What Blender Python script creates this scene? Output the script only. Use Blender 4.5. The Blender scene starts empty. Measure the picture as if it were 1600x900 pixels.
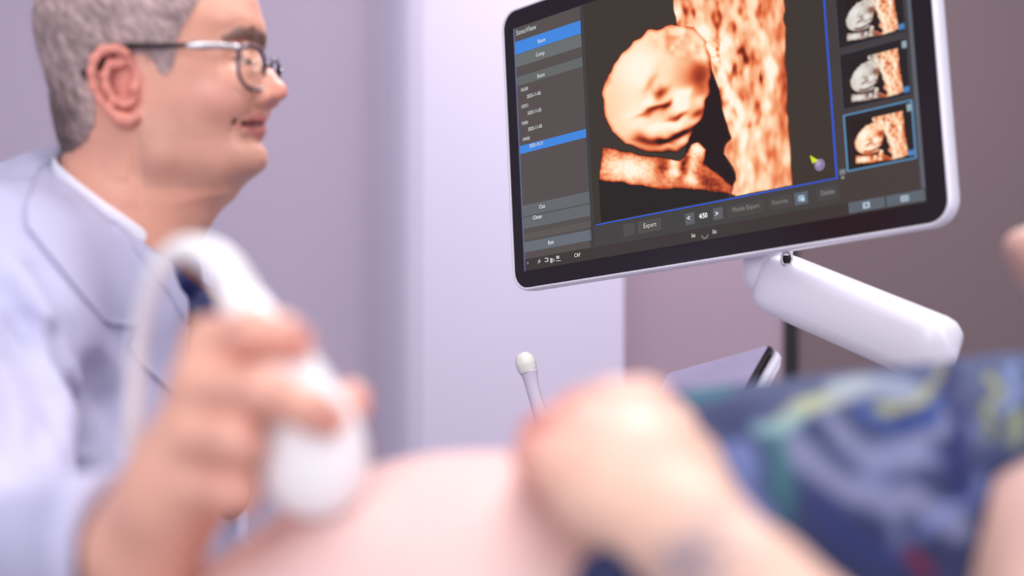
import bpy, bmesh, math, random
import numpy as np
from mathutils import Vector, Matrix
from mathutils.bvhtree import BVHTree
from mathutils.geometry import delaunay_2d_cdt
random.seed(5); np.random.seed(5)
sc = bpy.context.scene
C = sc.collection
R = math.radians
CZ = 1.05                                   # camera height
FPX = 1600 * 50 / 36.0

# ------------------------------------------------------------------ camera, light, exposure
cam_d = bpy.data.cameras.new('camera'); cam = bpy.data.objects.new('camera', cam_d); C.objects.link(cam)
cam.location = (0, 0, CZ); cam.rotation_euler = (R(90), 0, 0)
cam_d.lens = 50; cam_d.sensor_width = 36; cam_d.clip_start = .02
cam_d.dof.use_dof = True; cam_d.dof.focus_distance = 1.60; cam_d.dof.aperture_fstop = 2.3
sc.camera = cam
sc.view_settings.view_transform = 'Standard'; sc.view_settings.look = 'None'
sc.view_settings.gamma = 1; sc.view_settings.use_curve_mapping = False
sc.view_settings.exposure = 0.0
w = bpy.data.worlds.new('daylight'); sc.world = w; w.use_nodes = True
bg = w.node_tree.nodes['Background']; bg.inputs[0].default_value = (.80, .80, 1.0, 1); bg.inputs[1].default_value = .86

def area(name, loc, target, sx, sy, power, col):
    l = bpy.data.lights.new(name, 'AREA'); l.shape = 'RECTANGLE'; l.size = sx; l.size_y = sy; l.energy = power; l.color = col
    o = bpy.data.objects.new(name, l); C.objects.link(o); o.location = loc
    o.rotation_euler = (Vector(target) - Vector(loc)).to_track_quat('-Z', 'Y').to_euler(); return o
area('ceiling_panel_light', (.1, .2, 2.55), (.1, .75, 0), 1.2, 1.2, 15, (1, .97, .95))
area('window_light', (-.7, -1.6, 1.9), (-.15, 1.0, 1.0), 1.5, 1.3, 31, (1, .96, .95))
area('side_fill_light', (2.2, .2, 1.9), (-.2, 2.9, 1.1), 1.0, 1.4, 22, (.92, .90, 1))  # added area light on the right, no window there; lifts the pillar front
area('rear_fill_light', (.45, 2.1, 2.6), (.0, 2.2, 0), 1.3, .8, 42, (1, .95, .96))  # added fill over the back of the room, brightens walls and doctor

# ------------------------------------------------------------------ helpers
def s2l(c):
    c = np.asarray(c, float) / 255.0
    return np.where(c <= .04045, c / 12.92, ((c + .055) / 1.055) ** 2.4)
def col(r, g, b): v = s2l((r, g, b)); return (float(v[0]), float(v[1]), float(v[2]), 1)
def P(px, py, d): return np.array([(px - 800) / FPX * d, d, CZ - (py - 450) / FPX * d])
def PX(p): p = np.asarray(p); return 800 + FPX * p[..., 0] / p[..., 1], 450 - FPX * (p[..., 2] - CZ) / p[..., 1]

def mat(name, c, rough=.5, metal=0, spec=.5, sss=0, bump=None, attr=False, coat=0, emit=None, trans=0, noise=None):
    m = bpy.data.materials.new(name); m.use_nodes = True; nt = m.node_tree; b = nt.nodes['Principled BSDF']
    b.inputs['Base Color'].default_value = c; b.inputs['Roughness'].default_value = rough; b.inputs['Metallic'].default_value = metal
    b.inputs['Specular IOR Level'].default_value = spec; b.inputs['Coat Weight'].default_value = coat
    b.inputs['Transmission Weight'].default_value = trans
    src = None
    if attr:
        a = nt.nodes.new('ShaderNodeAttribute'); a.attribute_name = 'Col'; src = a.outputs['Color']
    tc = nt.nodes.new('ShaderNodeTexCoord')
    if noise:                               # (scale, amount): mottling of the colour
        n = nt.nodes.new('ShaderNodeTexNoise'); n.inputs['Scale'].default_value = noise[0]; n.inputs['Detail'].default_value = 4
        nt.links.new(tc.outputs['Object'], n.inputs['Vector'])
        mx = nt.nodes.new('ShaderNodeMix'); mx.data_type = 'RGBA'; mx.blend_type = 'MULTIPLY'; mx.inputs[0].default_value = 1
        rp = nt.nodes.new('ShaderNodeMapRange'); rp.inputs['From Min'].default_value = .3; rp.inputs['From Max'].default_value = .7
        rp.inputs['To Min'].default_value = 1 - noise[1]; rp.inputs['To Max'].default_value = 1
        nt.links.new(n.outputs['Fac'], rp.inputs['Value']); nt.links.new(rp.outputs[0], mx.inputs[7])
        if src: nt.links.new(src, mx.inputs[6])
        else: mx.inputs[6].default_value = c
        src = mx.outputs[2]
    if src: nt.links.new(src, b.inputs['Base Color'])
    if sss:
        b.inputs['Subsurface Weight'].default_value = sss; b.inputs['Subsurface Radius'].default_value = (1, .35, .2); b.inputs['Subsurface Scale'].default_value = .006
    if bump:                                # (scale, strength, distance)
        n = nt.nodes.new('ShaderNodeTexNoise'); n.inputs['Scale'].default_value = bump[0]; n.inputs['Detail'].default_value = 5
        nt.links.new(tc.outputs['Object'], n.inputs['Vector'])
        bp = nt.nodes.new('ShaderNodeBump'); bp.inputs['Strength'].default_value = bump[1]; bp.inputs['Distance'].default_value = bump[2]
        nt.links.new(n.outputs['Fac'], bp.inputs['Height']); nt.links.new(bp.outputs[0], b.inputs['Normal'])
    if emit:
        b.inputs['Emission Strength'].default_value = emit
        if attr: nt.links.new(src, b.inputs['Emission Color'])
        else: b.inputs['Emission Color'].default_value = c
        if attr:
            for l in list(nt.links):
                if l.to_socket == b.inputs['Base Color']: nt.links.remove(l)
            b.inputs['Base Color'].default_value = (.005, .005, .005, 1)
    return m

def link(name, me, parent=None):
    o = bpy.data.objects.new(name, me); C.objects.link(o)
    if parent: o.parent = parent; o.matrix_parent_inverse = Matrix.Translation(parent_world(parent)).inverted()
    return o
def parent_world(p):
    v = Vector(p.location)
    while p.parent: p = p.parent; v = v            # parts carry no offset of their own
    return v if True else v
def mesh_obj(name, V, Fc, m, parent=None, smooth=True, colors=None):
    me = bpy.data.meshes.new(name); V = np.asarray(V, float)
    root = parent
    while root is not None and root.parent is not None: root = root.parent
    off = np.array(root.location) if root is not None else np.zeros(3)
    V = V - off                                 # everything below a root is kept in the root's frame
    if isinstance(Fc, np.ndarray) and Fc.ndim == 2:
        n = len(Fc); k = Fc.shape[1]
        me.vertices.add(len(V)); me.vertices.foreach_set('co', V.astype(np.float32).ravel())
        me.loops.add(n * k); me.loops.foreach_set('vertex_index', Fc.astype(np.int32).ravel())
        me.polygons.add(n); me.polygons.foreach_set('loop_start', np.arange(0, n * k, k, dtype=np.int32))
        me.update(calc_edges=True)
    else:
        me.from_pydata([tuple(v) for v in V], [], [tuple(f) for f in Fc]); me.update()
    me.polygons.foreach_set('use_smooth', [smooth] * len(me.polygons))
    if colors is not None:
        ca = me.color_attributes.new('Col', 'FLOAT_COLOR', 'POINT')
        cc = np.ones((len(V), 4), np.float32); cc[:, :3] = colors; ca.data.foreach_set('color', cc.ravel())
    for mm in (m if isinstance(m, (list, tuple)) else [m]): me.materials.append(mm)
    o = bpy.data.objects.new(name, me); C.objects.link(o)
    if parent: o.parent = parent
    return o
def thing(name, label, cat, loc, group=None):
    o = bpy.data.objects.new(name, None); C.objects.link(o); o.location = loc; o.empty_display_size = .05
    o['label'] = label; o['category'] = cat
    if group: o['group'] = group
    return o
def box(x0, x1, y0, y1, z0, z1, bev=0, seg=3):
    bm = bmesh.new(); bmesh.ops.create_cube(bm, size=1)
    bmesh.ops.transform(bm, matrix=Matrix.Translation(((x0+x1)/2, (y0+y1)/2, (z0+z1)/2)) @ Matrix.Diagonal((x1-x0, y1-y0, z1-z0, 1)), verts=bm.verts)
    if bev: bmesh.ops.bevel(bm, geom=bm.edges[:], offset=bev, segments=seg, profile=.5, affect='EDGES')
    V = [v.co[:] for v in bm.verts]; Fc = [[v.index for v in f.verts] for f in bm.faces]; bm.free(); return V, Fc
def merge(*parts):
    V, Fc = [], []
    for v, f in parts:
        o = len(V); V += [tuple(x) for x in v]; Fc += [tuple(i + o for i in q) for q in f]
    return V, Fc
def catmull(pts, n=8):
    pts = [np.asarray(p, float) for p in pts]; q = [2*pts[0]-pts[1]] + pts + [2*pts[-1]-pts[-2]]; out = []
    for i in range(1, len(q) - 2):
        for t in np.linspace(0, 1, n, endpoint=False):
            a, b, c_, d = q[i-1], q[i], q[i+1], q[i+2]
            out.append(.5*((2*b) + (-a+c_)*t + (2*a-5*b+4*c_-d)*t*t + (-a+3*b-3*c_+d)*t**3))
    out.append(pts[-1]); return np.array(out)
def tube(pts4, nseg=12, smoothn=8):
    """pts4: x y z r"""
    Q = catmull(pts4, smoothn) if smoothn else np.asarray(pts4, float)
    V, Fc = [], []; up = None
    for i, q in enumerate(Q):
        t = Q[min(i+1, len(Q)-1)][:3] - Q[max(i-1, 0)][:3]; t /= (np.linalg.norm(t) + 1e-12)
        if up is None: up = np.cross(t, [0, 0, 1.0]) if abs(t[2]) < .9 else np.cross(t, [1.0, 0, 0])
        up = up - t*np.dot(up, t); up /= np.linalg.norm(up); bi = np.cross(t, up)
        for k in range(nseg):
            a = 2*math.pi*k/nseg; V.append(q[:3] + max(q[3], 1e-5)*(math.cos(a)*up + math.sin(a)*bi))
        if i:
            b = (i-1)*nseg
            for k in range(nseg): k2 = (k+1) % nseg; Fc.append((b+k, b+k2, b+nseg+k2, b+nseg+k))
    Fc.append(tuple(range(nseg))[::-1]); e = (len(Q)-1)*nseg; Fc.append(tuple(e+k for k in range(nseg)))
    return V, Fc
def in_poly(x, y, poly):
    x = np.asarray(x); ins = np.zeros(x.shape, bool); n = len(poly)
    for i in range(n):
        x0, y0 = poly[i]; x1, y1 = poly[(i+1) % n]
        if y0 == y1: continue
        c_ = ((y0 > y) != (y1 > y)) & (x < (x1-x0)*(y-y0)/(y1-y0)+x0); ins ^= c_
    return ins
def poly_sdf(x, y, poly):
    d = np.full(np.shape(x), 1e9); n = len(poly)
    for i in range(n):
        a = np.array(poly[i], float); b = np.array(poly[(i+1) % n], float); e = b - a
        t = np.clip(((x-a[0])*e[0] + (y-a[1])*e[1]) / (e @ e + 1e-12), 0, 1)
        d = np.minimum(d, np.hypot(x-a[0]-t*e[0], y-a[1]-t*e[1]))
    return np.where(in_poly(x, y, poly), -d, d)
def seg_dist2(x, y, path):
    d = np.full(np.shape(x), 1e9)
    for a, b in zip(path[:-1], path[1:]):
        a = np.array(a, float); b = np.array(b, float); e = b - a
        t = np.clip(((x-a[0])*e[0] + (y-a[1])*e[1]) / (e @ e + 1e-12), 0, 1)
        d = np.minimum(d, np.hypot(x-a[0]-t*e[0], y-a[1]-t*e[1]))
    return d
# value noise, 3-D
_rng = np.random.RandomState(3); _NT = _rng.rand(32, 32, 32)
def vnoise(p, sc_):
    q = np.asarray(p) * sc_; i = np.floor(q).astype(int); f = q - i; f = f*f*(3-2*f); i0 = i % 32; i1 = (i+1) % 32
    def g(a, b, c_): return _NT[(i1 if a else i0)[..., 0], (i1 if b else i0)[..., 1], (i1 if c_ else i0)[..., 2]]
    r = 0
    for a in (0, 1):
        for b in (0, 1):
            for c_ in (0, 1):
                r = r + g(a, b, c_)*(f[..., 0] if a else 1-f[..., 0])*(f[..., 1] if b else 1-f[..., 1])*(f[..., 2] if c_ else 1-f[..., 2])
    return r
# ---- signed distance shapes
def smin(a, b, k): h = np.maximum(k - np.abs(a-b), 0)/k; return np.minimum(a, b) - h*h*k/4
def smax(a, b, k): return -smin(-a, -b, k)
def cap(p, a, b, ra, rb):
    a = np.asarray(a, float); b = np.asarray(b, float); e = b-a; t = np.clip(((p-a) @ e)/(e @ e + 1e-12), 0, 1)
    return np.linalg.norm(p - a - t[:, None]*e, axis=1) - (ra + (rb-ra)*t)
def chain(p, pts, k=.004):
    """pts: list of (xyz, r)"""
    d = None
    for (a, ra), (b, rb) in zip(pts[:-1], pts[1:]):
        c_ = cap(p, a, b, ra, rb); d = c_ if d is None else smin(d, c_, k)
    return d
def ell(p, c_, r, M=None):
    q = p - np.asarray(c_)
    if M is not None: q = q @ np.asarray(M)          # columns of M are the axes
    r = np.asarray(r, float); k = np.linalg.norm(q/r, axis=1); return (k-1)*min(r)
def surfnet(f, lo, hi, h, B=20, marg=1.8):
    lo = np.asarray(lo, float); n = np.ceil((np.asarray(hi)-lo)/h).astype(int); nb = np.ceil(n/B).astype(int)
    I = np.stack(np.meshgrid(*[np.arange(k) for k in nb], indexing='ij'), -1).reshape(-1, 3)
    cen = lo + (I*B + B/2)*h; v = f(cen); I = I[np.abs(v) < B*h*.87*marg + .006]
    N = nb*B + 2
    cid, cpos, quads = [], [], []
    g = np.stack(np.meshgrid(*[np.arange(B+1)]*3, indexing='ij'), -1)
    offs = [(a, b, c_) for a in (0, 1) for b in (0, 1) for c_ in (0, 1)]
    edges = [(a, b) for i, a in enumerate(offs) for b in offs[i+1:] if sum(abs(np.array(a)-np.array(b))) == 1]
    for blk in I:
        ijk = blk*B + g; s = f((lo + ijk.reshape(-1, 3)*h)).reshape(B+1, B+1, B+1)
        sg = s < 0
        if sg.all() or not sg.any(): continue
        acc = np.zeros((B, B, B, 3)); cnt = np.zeros((B, B, B))
        for a, b in edges:
            sa = s[a[0]:B+a[0], a[1]:B+a[1], a[2]:B+a[2]]; sb = s[b[0]:B+b[0], b[1]:B+b[1], b[2]:B+b[2]]
            x = (sa < 0) != (sb < 0); t = np.where(x, sa/(sa-sb+1e-30), 0)
            for ax in range(3): acc[..., ax] += np.where(x, a[ax] + (b[ax]-a[ax])*t, 0)
            cnt += x
        m = cnt > 0; loc = np.argwhere(m); gi = blk*B + loc
        cid.append(((gi[:, 0]+1)*N[1] + gi[:, 1]+1)*N[2] + gi[:, 2]+1); cpos.append(lo + (gi + acc[m]/cnt[m][:, None])*h)
        for ax in range(3):
            s0 = sg[:B, :B, :B]; sl = [slice(0, B)]*3; sl[ax] = slice(1, B+1); s1 = sg[tuple(sl)]
            e = np.argwhere(s0 != s1)
            if not len(e): continue
            flip = s0[tuple(e.T)]; ge = blk*B + e + 1; u, v_ = [(1, 2), (2, 0), (0, 1)][ax]
            def cidx(du, dv):
                q = ge.copy(); q[:, u] -= du; q[:, v_] -= dv; return (q[:, 0]*N[1] + q[:, 1])*N[2] + q[:, 2]
            Q = np.stack([cidx(0, 0), cidx(1, 0), cidx(1, 1), cidx(0, 1)], 1)
            Q[~flip] = Q[~flip][:, ::-1]; quads.append(Q)
    cid = np.concatenate(cid); cpos = np.concatenate(cpos); quads = np.concatenate(quads)
    o = np.argsort(cid); cid = cid[o]; cpos = cpos[o]
    k = np.clip(np.searchsorted(cid, quads), 0, len(cid)-1); ok = (cid[k] == quads).all(1)
    return cpos, k[ok]
def smooth_mesh(V, Q, it=1, lam=.5):
    for _ in range(it):
        S = np.zeros_like(V); n = np.zeros(len(V))
        for i in range(4):
            a = Q[:, i]; b = Q[:, (i+1) % 4]
            for ax in range(3): S[:, ax] += np.bincount(a, V[b, ax], len(V)) + np.bincount(b, V[a, ax], len(V))
            n += np.bincount(a, minlength=len(V)) + np.bincount(b, minlength=len(V))
        V = V + lam*(S/np.maximum(n, 1)[:, None] - V)
    return V
def join_vq(*vq):
    V, Q, o = [], [], 0
    for v, q in vq: V.append(v); Q.append(q + o); o += len(v)
    return np.concatenate(V), np.concatenate(Q)
def cast(f, px, py, d0, d1, n=400):
    ds = np.linspace(d0, d1, n); pts = np.array([P(px, py, d) for d in ds]); v = f(pts); i = np.argmax(v < 0)
    if v[i] >= 0: i = int(np.argmin(v))
    return pts[i]
def bvh_of(V, Q): return BVHTree.FromPolygons([tuple(v) for v in V], [tuple(int(i) for i in q) for q in Q])
def patch(poly, bvh, off, thick, step=7, d_default=1.2):
    """a cloth panel laid on the surface below it, with its own thickness"""
    bd = []
    for i in range(len(poly)):
        a = np.array(poly[i], float); b = np.array(poly[(i+1) % len(poly)], float); m = max(1, int(np.linalg.norm(b-a)/step))
        bd += [a + (b-a)*t/m for t in range(m)]
    xs = [p[0] for p in poly]; ys = [p[1] for p in poly]
    gx, gy = np.meshgrid(np.arange(min(xs), max(xs), step), np.arange(min(ys), max(ys), step)); gx = gx.ravel(); gy = gy.ravel()
    k = poly_sdf(gx, gy, poly) < -step*.5
    pts = [Vector(p) for p in bd] + [Vector(p) for p in zip(gx[k], gy[k])]
    vo, _, fo, *_r = delaunay_2d_cdt(pts, [], [list(range(len(bd)))], 1, 1e-4)
    V = []; last = None
    for v in vo:
        d = Vector(((v[0]-800)/FPX, 1, (450-v[1])/FPX)).normalized(); h, nrm, _, _ = bvh.ray_cast(Vector((0, 0, CZ)), d)
        if h is None: h = Vector((0, 0, CZ)) + d*(d_default if last is None else last)
        last = (h - Vector((0, 0, CZ))).length
        V.append(np.array(h - d*off))
    V = np.array(V); n = len(V); dirs = V - np.array([0, 0, CZ]); dirs /= np.linalg.norm(dirs, axis=1)[:, None]
    # light smoothing of the sheet
    nb = [set() for _ in range(n)]
    for f in fo:
        for i in range(3): nb[f[i]].add(f[(i+1) % 3]); nb[f[(i+1) % 3]].add(f[i])
    for _ in range(3): V = np.array([V[i]*.5 + .5*V[list(nb[i])].mean(0) if len(nb[i]) and i >= len(bd) else V[i] for i in range(n)])
    W = V + dirs*thick; F = []
    for f in fo: F.append(tuple(f)); F.append(tuple(i+n for i in f[::-1]))
    m = len(bd)
    for i in range(m): j = (i+1) % m; F.append((i, j, j+n, i+n))
    return np.vstack([V, W]), F

# ------------------------------------------------------------------ materials
SKIN_D = mat('doctor_skin', (1, 1, 1, 1), .37, spec=.6, sss=.12, attr=True, bump=(420, .25, .0006), noise=(60, .08))
SKIN_P = mat('patient_skin', (1, 1, 1, 1), .5, spec=.4, sss=.12, attr=True, noise=(40, .05))
COAT = mat('white_cotton', col(192, 192, 218), .85, spec=.15, bump=(900, .3, .0005))
SHIRT_W = mat('white_shirt_cloth', col(238, 238, 248), .8, spec=.2, bump=(900, .2, .0004))
TIE = mat('navy_tie_silk', (1, 1, 1, 1), .45, attr=True)
HAIR = mat('grey_hair', (1, 1, 1, 1), .55, spec=.3, attr=True)
PLAST = mat('white_plastic', col(236, 234, 244), .35, coat=.2)
PROBE = mat('probe_plastic', col(252, 252, 252), .35, coat=.3)
BLACK = mat('gloss_black', col(22, 12, 20), .22, spec=.5)
RUBBER = mat('black_rubber', col(18, 16, 20), .6)
STEEL = mat('steel', col(200, 200, 205), .25, metal=1)
FRAME = mat('dark_purple_acetate', col(48, 30, 66), .25, spec=.6, coat=.3)
SCREEN = mat('lit_screen', (1, 1, 1, 1), .3, spec=.25, attr=True, emit=1.0)
TOUCH = mat('touch_glass', col(176, 168, 200), .35, spec=.5, noise=(30, .08))  # lavender base colour stands in for a bright reflection on the glass
FLORAL = mat('floral_cloth', (1, 1, 1, 1), .8, spec=.2, attr=True, bump=(700, .3, .0005))
DARKB = mat('navy_trousers', col(34, 36, 78), .85)
VINYL = mat('couch_vinyl', col(60, 74, 120), .45)
METAL_G = mat('grey_painted_metal', col(170, 172, 180), .4, metal=.3)

def wallmat(name, c, amt=.04):
    return mat(name, c, .8, spec=.2, noise=(1.3, amt), bump=(60, .15, .002))
# ------------------------------------------------------------------ the room
def struct(name, VF, m, smooth=False):
    o = mesh_obj(name, VF[0], VF[1], m, smooth=smooth); o['kind'] = 'structure'; return o
struct('floor', box(-2.6, 2.8, -1.8, 4.0, -.1, 0), mat('vinyl_floor', col(150, 145, 150), .4, noise=(3, .1)))
struct('ceiling', box(-2.6, 2.8, -1.8, 4.0, 2.7, 2.8), mat('ceiling_paint', col(240, 240, 244), .9, bump=(80, .1, .002)))
struct('wall_left', box(-2.7, -2.6, -1.8, 4.0, 0, 2.7), wallmat('wall_paint_left', col(205, 198, 215)))
struct('wall_right', box(2.8, 2.9, -1.8, 4.0, 0, 2.7), wallmat('wall_paint_right', col(150, 134, 142)))
struct('wall_back', box(-2.6, 2.8, 3.75, 3.85, 0, 2.7), wallmat('wall_paint_back', col(160, 142, 152)))
# pillar with a rounded left shoulder (plan outline, extruded)
def extrude_plan(pts, z0, z1):
    n = len(pts); V = [(x, y, z0) for x, y in pts] + [(x, y, z1) for x, y in pts]
    F = [(i, (i+1) % n, (i+1) % n + n, i+n) for i in range(n)] + [tuple(range(n))[::-1], tuple(range(n, 2*n))]; return V, F
plan = [(.238, 3.05), (.24, 3.052)] + [(.24, 3.75), (-1.9, 3.75), (-1.9, 3.55)]
arc = [(-1.15, 3.40), (-.85, 3.33), (-.62, 3.265), (-.46, 3.21), (-.35, 3.16), (-.285, 3.115), (-.255, 3.085), (-.225, 3.062), (-.19, 3.05)]
arc2 = [(float(a), float(b)) for a, b in catmull([np.array(q_, float) for q_ in arc[5:]], 8)]
struct('wall_pillar', extrude_plan([(.24, 3.052), (.24, 3.75), (-.40, 3.75)] + arc2 + [(.238, 3.05)], 0, 2.7), wallmat('pillar_paint', col(208, 201, 222), .03), smooth=False)
struct('wall_side', extrude_plan([(-.40, 3.75), (-2.6, 3.75), (-2.6, 3.55)] + [(float(a), float(b)) for a, b in catmull([np.array(q_, float) for q_ in [(-2.6, 3.5), (-1.8, 3.47)] + arc[:6]], 8)], 0, 2.7), wallmat('dimmed_wall_paint', col(196, 184, 202), .06), smooth=False)  # darker paint and slanted plan stand in for dimmer light on this wall
# taupe door with black frame right of the pillar
struct('trim_1', box(.672, .705, 3.50, 3.56, 0, 2.7, .004), RUBBER)
struct('door_1', box(.705, 2.2, 3.52, 3.56, 0, 2.7, .004), wallmat('taupe_door_paint', col(122, 106, 110)))
struct('wall_niche', box(.24, .672, 3.52, 3.60, 0, 2.7), wallmat('niche_paint', col(172, 152, 166)))
struct('baseboard_back', box(.24, .66, 3.50, 3.52, 0, .1, .004), PLAST)

# ------------------------------------------------------------------ ultrasound machine
machine = thing('ultrasound_machine', 'white ultrasound machine with tilted monitor on a swivel arm, showing an orange baby scan', 'ultrasound machine', (.62, 1.75, 0))
MY, MP, MR = -0.79660503, -0.04846323, -0.11302522; MT = np.array([.19609397, 1.53034455, .1979508 + CZ])
def rotm(y, p, r):
    cy, sy = math.cos(y), math.sin(y); cp, sp = math.cos(p), math.sin(p); cr, sr = math.cos(r), math.sin(r)
    return np.array([[cy, -sy, 0], [sy, cy, 0], [0, 0, 1]]) @ np.array([[1, 0, 0], [0, cp, -sp], [0, sp, cp]]) @ np.array([[cr, 0, sr], [0, 1, 0], [-sr, 0, cr]])
MM = rotm(MY, MP, MR); SW, SH = .53, .53*9/16
def scr(u, v, o=0.0):                       # o: distance in front of the glass
    u = np.asarray(u, float); v = np.asarray(v, float); q = np.stack([(u-.5)*SW, -o + 0*u, (.5-v)*SH], -1); return q @ MM.T + MT
def uv_of(px, py):
    n = MM[:, 1]; d = np.array([(px-800)/FPX, 1, (450-py)/FPX]); t = MT - [0, 0, CZ]; s = n @ t/(n @ d); q = MM.T @ (d*s - t); return q[0]/SW+.5, .5-q[2]/SH
def rrect(u0, u1, v0, v1, r, n=8):
    """rounded rectangle in screen metres"""
    x0, x1, z1, z0 = (u0-.5)*SW, (u1-.5)*SW, (.5-v0)*SH, (.5-v1)*SH; out = []
    for cx, cz, a0 in ((x1-r, z1-r, 0), (x0+r, z1-r, 90), (x0+r, z0+r, 180), (x1-r, z0+r, 270)):
        for k in range(n+1): a = R(a0+90*k/n); out.append((cx+r*math.cos(a), cz+r*math.sin(a)))
    return out
def loft_rr(layers, cap0=True, cap1=True):
    """layers: (u0,u1,v0,v1,r,depth behind glass)"""
    V, F = [], []; n = None
    for L in layers:
        pts = rrect(*L[:5]); n = len(pts)
        for x, z in pts: V.append(np.array([x, L[5], z]) @ MM.T + MT)
    for l in range(len(layers)-1):
        for i in range(n): j = (i+1) % n; F.append((l*n+i, l*n+j, (l+1)*n+j, (l+1)*n+i))
    if cap0: F.append(tuple(range(n)))
    if cap1: F.append(tuple((len(layers)-1)*n+i for i in range(n))[::-1])
    return V, F
U0, U1, V0, V1 = -.043, 1.046, -.086, 1.080
e = .0045/SW; g = .0045/SH
housing = mesh_obj('monitor_housing', *loft_rr([
    (U0+e, U1-e, V0+g, V1-g, .020, -.0005), (U0+e*.6, U1-e*.6, V0+g*.6, V1-g*.6, .022, -.003), (U0+e*.2, U1-e*.2, V0+g*.2, V1-g*.2, .024, -.002), (U0, U1, V0, V1, .025, .002),
    (U0, U1, V0, V1, .025, .012), (U0+.004, U1-.004, V0+.007, V1-.007, .025, .020), (U0+.03, U1-.03, V0+.05, V1-.05, .03, .032), (.25, .75, .25, .75, .03, .045)]), PLAST, machine)
bez = mesh_obj('bezel', *loft_rr([(U0+e, U1-e, V0+g, V1-g, .020, .001), (U0+e, U1-e, V0+g, V1-g, .020, -.0015)], True, True), BLACK, housing, smooth=False)
# ---- lit screen: user interface drawn as one surface
SV, SF, SC = [], [], []
def quad_uv(u0, u1, v0, v1, c, o=.0022):
    b = len(SV); SV.extend(scr([u0, u1, u1, u0], [v0, v0, v1, v1], o)); SF.append((b+3, b+2, b+1, b)); SC.extend([s2l(c)]*4)
def qpoly(pts, c, o): b = len(SV); SV.extend(scr([p[0] for p in pts], [p[1] for p in pts], o)); SF.append(tuple(range(b, b+len(pts)))); SC.extend([s2l(c)]*len(pts))
quad_uv(0, 1, 0, 1, (66, 58, 55), .0018)
quad_uv(0, 1, .955, 1, (58, 50, 48)); quad_uv(-.004, .0, 0, 1, (96, 104, 140), .0019); quad_uv(.2, .825, .874, .955, (64, 62, 60))
quad_uv(0, .205, 0, .952, (84, 76, 74), .0020)
quad_uv(0, .205, .058, .110, (62, 134, 222)); quad_uv(0, .205, .112, .163, (104, 108, 108)); quad_uv(0, .205, .205, .242, (98, 102, 100))
quad_uv(0, .205, .49, .523, (62, 134, 222)); quad_uv(0, .205, .735, .780, (98, 102, 106)); quad_uv(0, .205, .785, .83, (98, 102, 106))
quad_uv(0, .205, .85, .875, (90, 84, 82)); quad_uv(0, .205, .884, .925, (100, 108, 116)); quad_uv(.205, .215, 0, .95, (60, 60, 62))
quad_uv(.215, .822, 0, .868, (58, 50, 42), .0021)
for q in ((.22, .822, .868, .8725), (.8205, .8245, 0, .8725)): quad_uv(*q, (42, 92, 216), .0024)
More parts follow.
